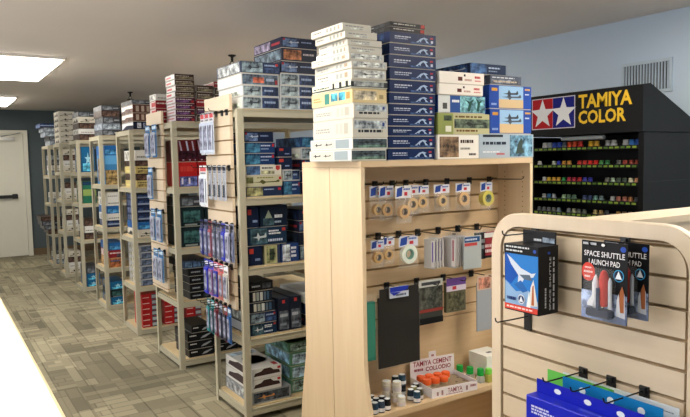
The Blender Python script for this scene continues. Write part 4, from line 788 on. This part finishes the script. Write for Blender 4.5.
mb = MB(); mb.lathe([(.017, .041), (.017, .062), (.015, .066)], 0, 0, 0, PR, C('7cd850'), 14); mb.build('bottle_cap', b, smooth=True)
for k in range(2):
    o = MB(); o.box(0, .13, 0, .13, 0, .056, PR, C('e2e6e2')); feats(o, face_map('front', 0, 0, 0, .13, .13, .056), [('r', .72, .5, .84, .8, '50606c'), ('r', .72, .15, .84, .4, '788490')], PR); feats(o, face_map('top', 0, 0, 0, .13, .13, .056), [('r', .35, .3, .6, .45, '404850')], PR)
    q = o.build('small_carton', None, (2.285, 2.30 + k * .004, SZ + .0565 * k)); tag(q, 'small white carton at right end of the gondola shelf, %s one' % ['lower', 'upper'][k], 'carton', 'small white cartons')

# ------------------------------------------------------------------ near display gondola at right
PX = 1.6; PY0, PY1, PZ1 = .862, 1.592, 1.318
t = empty('end_display', (PX, PY0, 0), 'maple display stand with rounded slatwall end in the right foreground', 'display stand')
def rrect(y0, y1, z0, z1, r_, n=10):
    pts = [(y0, z0), (y1, z0)]
    pts += [(y1 - r_ + r_ * math.cos(a * math.pi / 2 / n), z1 - r_ + r_ * math.sin(a * math.pi / 2 / n)) for a in range(n + 1)]
    pts += [(y0 + r_ - r_ * math.sin(a * math.pi / 2 / n), z1 - r_ + r_ * math.cos(a * math.pi / 2 / n)) for a in range(n + 1)]
    return pts
PW = PY1 - PY0
outer = rrect(0, PW, 0, PZ1, .12); inner = rrect(.043, PW - .043, .05, PZ1 - .043, .08)
mb = MB(); n = len(outer); vs = []; e = .003
outs = [(.0, rrect(e, PW - e, 0, PZ1 - e, .117)), (e, outer), (.032 - e, outer), (.032, rrect(e, PW - e, 0, PZ1 - e, .117))]
for x, pl in outs: vs += [(x, a, b) for a, b in pl]
vs += [(0, a, b) for a, b in inner] + [(.032, a, b) for a, b in inner]
fs = []
for i in range(n):
    j = (i + 1) % n
    for L_ in range(3): fs.append([L_ * n + i, (L_ + 1) * n + i, (L_ + 1) * n + j, L_ * n + j])
    fs.append([i, j, 4 * n + j, 4 * n + i]); fs.append([3 * n + j, 3 * n + i, 5 * n + i, 5 * n + j]); fs.append([4 * n + i, 4 * n + j, 5 * n + j, 5 * n + i])
mb.add(vs, fs, (1, 1, 1, 1), MAPLE); mb.build('end_frame', t)
# slat insert
mb = MB(); g_ = .009
def halfw(z):   # inner outline extents at height z
    r_ = .075; zt = PZ1 - .043; y0, y1 = .043 + g_, PW - .043 - g_
    if z > zt - r_:
        q = min(1, (z - (zt - r_)) / r_); dx = r_ * (1 - math.sqrt(max(0, 1 - q * q))); return y0 + dx, y1 - dx
    return y0, y1
gr = []; z = 1.262 - .08 * 15
while z < PZ1 - .05: gr.append(z); z += .08
ed = [.052] + [q for g in gr for q in (g - .005, g + .005)] + [PZ1 - .043 - g_]
for k in range(0, len(ed), 2):
    a, b = ed[k], ed[k + 1]
    if a > PZ1 - .14 or b > PZ1 - .13:
        zs = [a + (b - a) * (math.sin(q / 8 * math.pi / 2)) for q in range(9)]
        pts = [(halfw(z_)[1], z_) for z_ in zs] + [(halfw(z_)[0], z_) for z_ in zs[::-1]]
    else: pts = [(PW - .043 - g_, a), (PW - .043 - g_, b), (.043 + g_, b), (.043 + g_, a)]
    mb.prism(pts, 'x', .004, .022, MAPLEH)
mb.build('slat_insert', t)
mb = MB(); mb.prism(rrect(.04, PW - .04, .02, PZ1 - .03, .085), 'x', .0225, .031, MAPLED); mb.build('backing_board', t)
mb = MB(); mb.box(.033, 1.6, .275, .435, 1.290, 1.310, MAPLEH); mb.build('top_cap', t)
mb = MB(); slat_board(mb, 'y', .285, .033, 1.58, .1, 1.2895, 1.17, .018); mb.box(.033, 1.58, .304, .386, .1, 1.289, MAPLED); slat_board(mb, 'y', .387, .033, 1.58, .1, 1.2895, 1.17, .018); mb.build('side_slat_panels', t)
mb = MB(); mb.box(.033, 1.6, .0, PW, .0, .1, MAPLEH); mb.build('base_deck', t)

gh = 'hooks on the rounded end display'
hook((PX + .004, 1.40, 1.262), .15, 'x', 'black hook holding the boxed shuttle model on the end display', gh)
hook((PX + .004, 1.43, 1.022), .15, 'x', 'empty black hook below the shuttle model box', gh, .08, -.035)
hook((PX + .004, 1.085, 1.262), .16, 'x', 'black hook holding the two shuttle launch pad cards', gh)
for k, y in enumerate((1.218, 1.124, 1.022)): hook((PX + .004, y, .862), .18, 'x', 'black hook over the blue packs, %s of three' % ['left', 'middle', 'right'][k], gh)
# long black plate below first hook
def shuttle_art():
    return [('r', .02, .1, .98, .86, '2f7fd0'), ('p', [(.02, .1), (.02, .45), (.35, .3), (.7, .35), (.98, .2), (.98, .1)], '8fb4dc'), ('p', [(.02, .45), (.2, .4), (.42, .56), (.3, .75), (.1, .86), (.02, .86)], '1d56b4'),
            ('p', [(.08, .84), (.2, .8), (.5, .66), (.8, .6), (.92, .62), (.85, .55), (.6, .52), (.48, .4), (.4, .42), (.42, .55), (.2, .7)], 'd0dceb'), ('p', [(.45, .56), (.75, .58), (.82, .5), (.6, .5)], '5a6c80'),
            ('p', [(.3, .4), (.55, .3), (.7, .34), (.5, .48)], '2c68b4'), ('p', [(.72, .12), (.78, .4), (.86, .52), (.9, .4), (.98, .14)], 'e0e0dc'), ('p', [(.8, .14), (.83, .42), (.87, .44), (.88, .14)], 'b8683c'), ('p', [(.66, .1), (.74, .34), (.78, .1)], 'f0f2f2'),
            ('r', .02, .02, .98, .1, 'd8483c'), ('t', .08, .04, .9, .08, 'f0d8d4', 1), ('r', .0, .87, 1, 1, '101216'), ('t', .06, .945, .75, .985, 'd0d4d8', 1), ('t', .06, .89, .7, .93, 'd0d4d8', 1), ('c', .9, .93, .045, .025, '2c50b0'),
            ('c', .52, .2, .1, .07, 'e8eef4'), ('c', .52, .2, .085, .058, '1c3c70'), ('p', [(.46, .16), (.52, .25), (.58, .16)], 'e8eef4'), ('t', .1, .15, .38, .23, '183070', 1)]
t = empty('shuttle_model_box', (1.474, 1.276, 1.035), 'black and blue boxed space shuttle model hanging at left of the end display', 'box')
mb = MB(); mb.box(0, .084, 0, .133, 0, .203, PR, C('121418')); feats(mb, face_map('left', 0, 0, 0, .084, .133, .203), shuttle_art(), PR)
fm0 = face_map('front', 0, 0, 0, .084, .133, .203)
feats(mb, lambda u, v, o: fm0(1 - v, u, o), [('t', .1, .6, .42, .72, 'c8ccd0', 1), ('x', .06, .38, .84, .47, 'c8ccd0', 'SPACE SHUTTLE', .02), ('t', .06, .18, .84, .31, 'c8ccd0', 1), ('c', .9, .5, .02, .07, '2c50b0')], PR)
mb.build('carton', t)
mb = MB(); mb.box(.076, .080, .004, .129, .203, .24, PR, C('16181c')); feats(mb, face_map('left', .076, .004, .203, .004, .125, .037), [('t', .35, .1, .6, .4, 'd8dce0', 1), ('a', .62, .1, .98, .5, '8c9cac')], PR); mb.build('hang_tab', t)
def launch_card(x, y0, z0, w_, h_, label):
    t = empty('launch_pad_card', (x, y0, z0), label, 'toy pack', 'shuttle launch pad packs')
    mb = MB(); mb.box(0, .002, 0, w_, 0, h_, PR, C('131317'))
    feats(mb, face_map('left', 0, 0, 0, .002, w_, h_), [('r', .0, .0, 1, .3, '8a9cc8'), ('a', .0, .1, 1, .36, '9cacd0'), ('x', .06, .805, .95, .875, 'e8e8ec', 'SPACE SHUTTLE', .012), ('x', .17, .70, .85, .77, 'e8e8ec', 'LAUNCH PAD', .012),
        ('c', .16, .6, .15, .12, 'd8483c'), ('t', .08, .64, .24, .67, 'f0dcd8', 1), ('t', .06, .58, .26, .62, 'f0dcd8', 1), ('t', .08, .52, .24, .56, 'f0dcd8', 1), ('c', .92, .93, .06, .035, '2c50b0'),
        ('c', .83, .6, .11, .075, '3aa0d8'), ('c', .83, .6, .095, .064, '10203c'), ('p', [(.76, .56), (.83, .66), (.9, .56)], 'e8eef4'),
        ('p', [(.8, .02), (.84, .3), (.9, .47), (.96, .38), (.98, .02)], 'c8ccd8'), ('p', [(.84, .15), (.86, .4), (.91, .48), (.95, .4), (.95, .15)], 'a8643c'), ('p', [(.78, .0), (.8, .3), (.84, .38), (.88, .1), (.88, .0)], 'd8dce4'), ('p', [(.5, .0), (.52, .12), (.98, .08), (1, 0)], '707c98'), ('r', .05, .95, .35, .98, 'b8bcc4'), ('c', .5, .96, .04, .018, 'e8e8e8')], PR)
    mb.build('backing_card', t)
    # toy: orange tank, white boosters, orbiter, dark base
    mb = MB(); cy = w_ * .42
    mb.lathe([(.004, .135), (.009, .128), (.012, .114), (.012, .05), (.009, .042)][::-1], -.0135, cy - .0, 0, PR, C('c83c34'), 14); mb.build('fuel_tank', t, smooth=True)
    mb = MB()
    for s in (-1,): mb.lathe([(.0015, .118), (.005, .108), (.005, .045), (.006, .038)][::-1], -.0135, cy + s * .0175, 0, PR, C('ccd0d8'), 10)
    mb.build('booster', t, smooth=True)
    mb = MB(); oy = cy + .022
    mb.lathe([(.001, .122), (.005, .115), (.009, .1), (.0095, .06), (.010, .04), (.008, .036)][::-1], -.0165, oy, 0, PR, C('e4e6ec'), 12)
    mb.poly([(-.018, oy + .004, .09), (-.018, oy + .009, .07), (-.018, oy + .025, .046), (-.018, oy + .025, .038), (-.018, oy - .022, .038), (-.018, oy - .022, .046), (-.018, oy - .009, .07), (-.018, oy - .004, .09)], PR, C('dfe2e8'))
    mb.poly([(-.024, oy, .062), (-.029, oy, .045), (-.029, oy, .036), (-.024, oy, .036)], PR, C('c4c8d0')); mb.build('orbiter', t)
    mb = MB(); mb.box(-.027, -.002, cy - .024, oy + .026, .012, .034, PR, C('343a4c'), bev=.004); mb.box(-.03, -.006, cy + .004, cy + .012, .0345, .09, PR, C('50586c')); mb.build('launch_base', t)
    mb = MB(); mb.box(-.03, -.0005, cy - .03, min(w_ - .002, oy + .034), .0, .14, BLISTER, bev=.008); mb.build('blister', t)
    return t
launch_card(1.452, .977, 1.072, .135, .206, 'front shuttle launch pad blister card on the end display')
launch_card(1.515, .960, 1.078, .13, .196, 'shuttle launch pad card mostly hidden behind the front one')
# blue packs, lower right
gb = 'packs hanging low on the end display'
def low_pack(x, y0, y1, zt, zb, dx, col, tabc, label, tabz, tab=True, fl=None, rz=0, holes=3):
    t = empty('craft_pack', (x, y0, zb), label, 'pack', gb, rz)
    w_ = y1 - y0; h_ = zt - zb
    mb = MB(); mb.box(-dx, 0, 0, w_, 0, h_, PR, C(col), bev=.002)
    feats(mb, face_map('left', -dx, 0, 0, dx, w_, h_), fl or [], PR)
    feats(mb, face_map('top', -dx, 0, 0, dx, w_, h_), [('t', .55, .25, .8, .6, '5a6ae0', 1)] if dx > .03 else [], PR)
    mb.build('pack_body', t)
    if tab:
        mb = MB(); mb.box(.0005, .002, 0, w_, 0, tabz - zb, PR, C(tabc))
        fm = face_map('left', .0005, 0, 0, .0015, w_, tabz - zb)
        feats(mb, fm, [('c', (k + .75) / (holes + .4), (zt + (tabz - zt) * .5 - zb) / (tabz - zb), .035, (tabz - zt) * .2 / (tabz - zb), 'e4ecec') for k in range(holes)], PR); mb.build('hang_tab', t)
    return t
low_pack(1.450, .925, 1.262, .822, .60, .045, '1f2bc4', '1a24b4', 'bright blue pack nearest the front at the lower right',   .86, fl=[('t', .06, .78, .3, .9, 'd0d8f8', 3), ('r', .12, .3, .3, .55, 'dfe6fa'), ('p', [(.16, .35), (.2, .5), (.26, .42)], '2c5cc0'), ('c', .5, .45, .04, .08, 'e8ecfc'), ('t', .4, .64, .85, .72, 'a8b8f0', 1)])
low_pack(1.505, .91, 1.215, .82, .58, .03, '1c74b8', '1878b8', 'teal blue pack just behind the bright blue pack', .868)
low_pack(1.535, 1.07, 1.295, .80, .58, .02, '5cb44c', '64bc54', 'light green pack peeking out behind the blue packs', .862, holes=2)
o = MB(); o.box(0, .003, 0, .36, 0, .28, PR, C('dce4ee')); feats(o, face_map('left', 0, 0, 0, .003, .36, .28), [('t', .86, .93, .97, .95, '7a8694', 1)], PR)
q = o.build('backing_board', None, (1.568, .905, .575)); q.name = 'display_card'; tag(q, 'large white card hanging behind the blue and green packs', 'card', gb)

# ------------------------------------------------------------------ paint rack by the blue wall
CX, CY0, CY1 = 3.5, 2.26, 3.11
t = empty('paint_rack', (CX, CY0, 0), 'tall black paint rack with lettered header standing by the blue wall', 'display rack')
CWY = CY1 - CY0
mb = MB()
mb.box(0, .62, 0, .035, 0, 1.63, CABM); mb.box(0, .62, CWY - .035, CWY, 0, 1.63, CABM)
mb.box(.3, .62, .035, CWY - .035, .0, 1.63, CABM); mb.box(0, .3, .035, CWY - .035, 0, .25, CABM)
for z in (1.05, 1.34): mb.box(.03, .6, -.0008, .0, z, z + .003, BLACKM)
mb.build('cabinet_body', t)
mb = MB(); mb.prism([(-.02, 1.635), (-.02, 1.905), (.05, 1.915), (.62, 1.66), (.62, 1.635)][::-1], 'y', -.004, CWY + .004, CABM)
fm = face_map('left', -.02, -.004, 1.635, .1, CWY + .008, .27)
S = lambda cx, cy, r_: [(cx + (r_ if k % 2 == 0 else r_ * .42) * .318 * math.sin(k * math.pi / 5), cy + (r_ if k % 2 == 0 else r_ * .42) * math.cos(k * math.pi / 5)) for k in range(10)]
feats(mb, fm, [('r', .045, .17, .455, .93, 'c8c4d0'), ('r', .052, .19, .249, .91, 'a4121c'), ('r', .251, .19, .448, .91, '121a74'), ('p', S(.151, .54, .37), 'd8dade'), ('p', S(.35, .54, .37), 'd8dade'),
    ], PR)
hs = mb.build('header_sign', t)
mb = MB(); feats(mb, lambda u, v, o: fm(u, v, o + .001), [('x', .485, .60, .92, .92, 'd8b02c', 'TAMIYA', .03), ('x', .485, .24, .875, .55, 'd8b02c', 'COLOR', .03)], PR)
mb.build('lettering', hs)['label'] = 'raised yellow lettering'
mb = MB(); mb.tube([(.05, .3, 1.615), (.05, .62, 1.615)], .014, simple('lamp_tube_glass', 'b8c4c8', .2)); mb.build('lamp_tube', t, smooth=True)
SHZ = [1.555, 1.442, 1.334, 1.22, 1.13, 1.02]
for k, z in enumerate(SHZ):
    mb = MB(); mb.box(.0, .295, .037, CWY - .037, z - .02, z - .012, CABM); mb.box(0, .006, .037, CWY - .037, z - .012, z + .004, CABM)
    fm = face_map('left', 0, .037, z - .02, .01, CWY - .074, .024)
    feats(mb, fm, [('r', j / 20 + .006, .25, j / 20 + .04, .75, ['6a8c30', '7c9438', '4c6c2c'][(j + k) % 3]) for j in range(20)], PR)
    mb.build('paint_shelf', t)
PAL = [['d8d8dc', 'b0b8c4', '2c4cb0', '4c5868', 'd8502c', 'c83028', 'e0b428', 'd8a83c', '9ca0a4', 'c0c4c8', 'b8bcc0', '3878c8', '2c60c0'],
       ['c8c8c8', 'bcc4b0', '2c3cb0', 'c08c3c', '3c8c4c', 'c83c34', 'd03028', '3c7c44', '2c6c3c', '5c605c', '8c3c30', 'a04838'],
       ['e0e0e0', 'd0b03c', 'd8a83c', '2c8c4c', 'b03048', 'c02c30', '3438a0', '5c4468', '6c6c68', '9cb49c', '4c5c50', 'c8c4a4', 'd09c74'],
       ['b0b4b8', '3c70a0', 'a0a8b0', '98b894', '60806c', '6c9cac', '3c4c78', '6c9c94', '70888c', 'a8acac', 'a06858', 'a8744c', '5c606c'],
       ['787c80', '888c90', '90a4b0', '98a0ac', 'b0b898', '68706c', 'c0b078', 'b89c64', '505458', 'c8a05c', '9c8870', '5c584c']]
rnk = ['top', 'second', 'third', 'fourth', 'fifth']; rp = random.Random(3)
jarm = {}
for k in range(5):
    nn = 19
    for j in range(nn):
        if (k, j) in ((1, 1), (1, 14), (2, 12), (3, 4), (3, 13), (4, 14), (0, 15), (0, 0), (1, 2), (1, 7), (2, 0), (2, 11), (3, 0), (3, 8), (4, 5), (4, 10), (0, 12), (0, 9)) : continue
        c = PAL[k][int(j * len(PAL[k]) / nn)]
        yy = CY1 - .06 - j * (CWY - .12) / (nn - 1); lbl = 'small paint jar, %s from left on %s row of the black paint rack' % (['first', 'second', 'third', 'fourth', 'fifth', 'sixth', 'seventh', 'eighth', 'ninth', 'tenth', 'eleventh', 'twelfth', 'thirteenth', 'fourteenth', 'fifteenth', 'sixteenth', 'seventeenth', 'eighteenth', 'last'][j], rnk[k])
        sc = 1.25 if k == 0 else 1
        if (c, sc) not in jarm:
            mb = MB(); mb.lathe([(.014 * sc, 0), (.0155 * sc, .003), (.0155 * sc, .022 * sc), (.012 * sc, .027 * sc), (.0135 * sc, .028 * sc), (.0135 * sc, .038 * sc), (.011 * sc, .04 * sc)], 0, 0, 0, PR, tuple(q * .6 for q in C(c)[:3]) + (1,), 10)  # jar colours darkened to carry the shade of the black shelves
            o = mb.build('paint_jar', None, (CX + .03 * sc, yy, SHZ[k] - .012), smooth=True); jarm[(c, sc)] = o
        else:
            o = jarm[(c, sc)].copy(); COL.objects.link(o); o.location = (CX + .03 * sc, yy, SHZ[k] - .012)
        tag(o, lbl, 'jar', 'paint jars on the black rack')
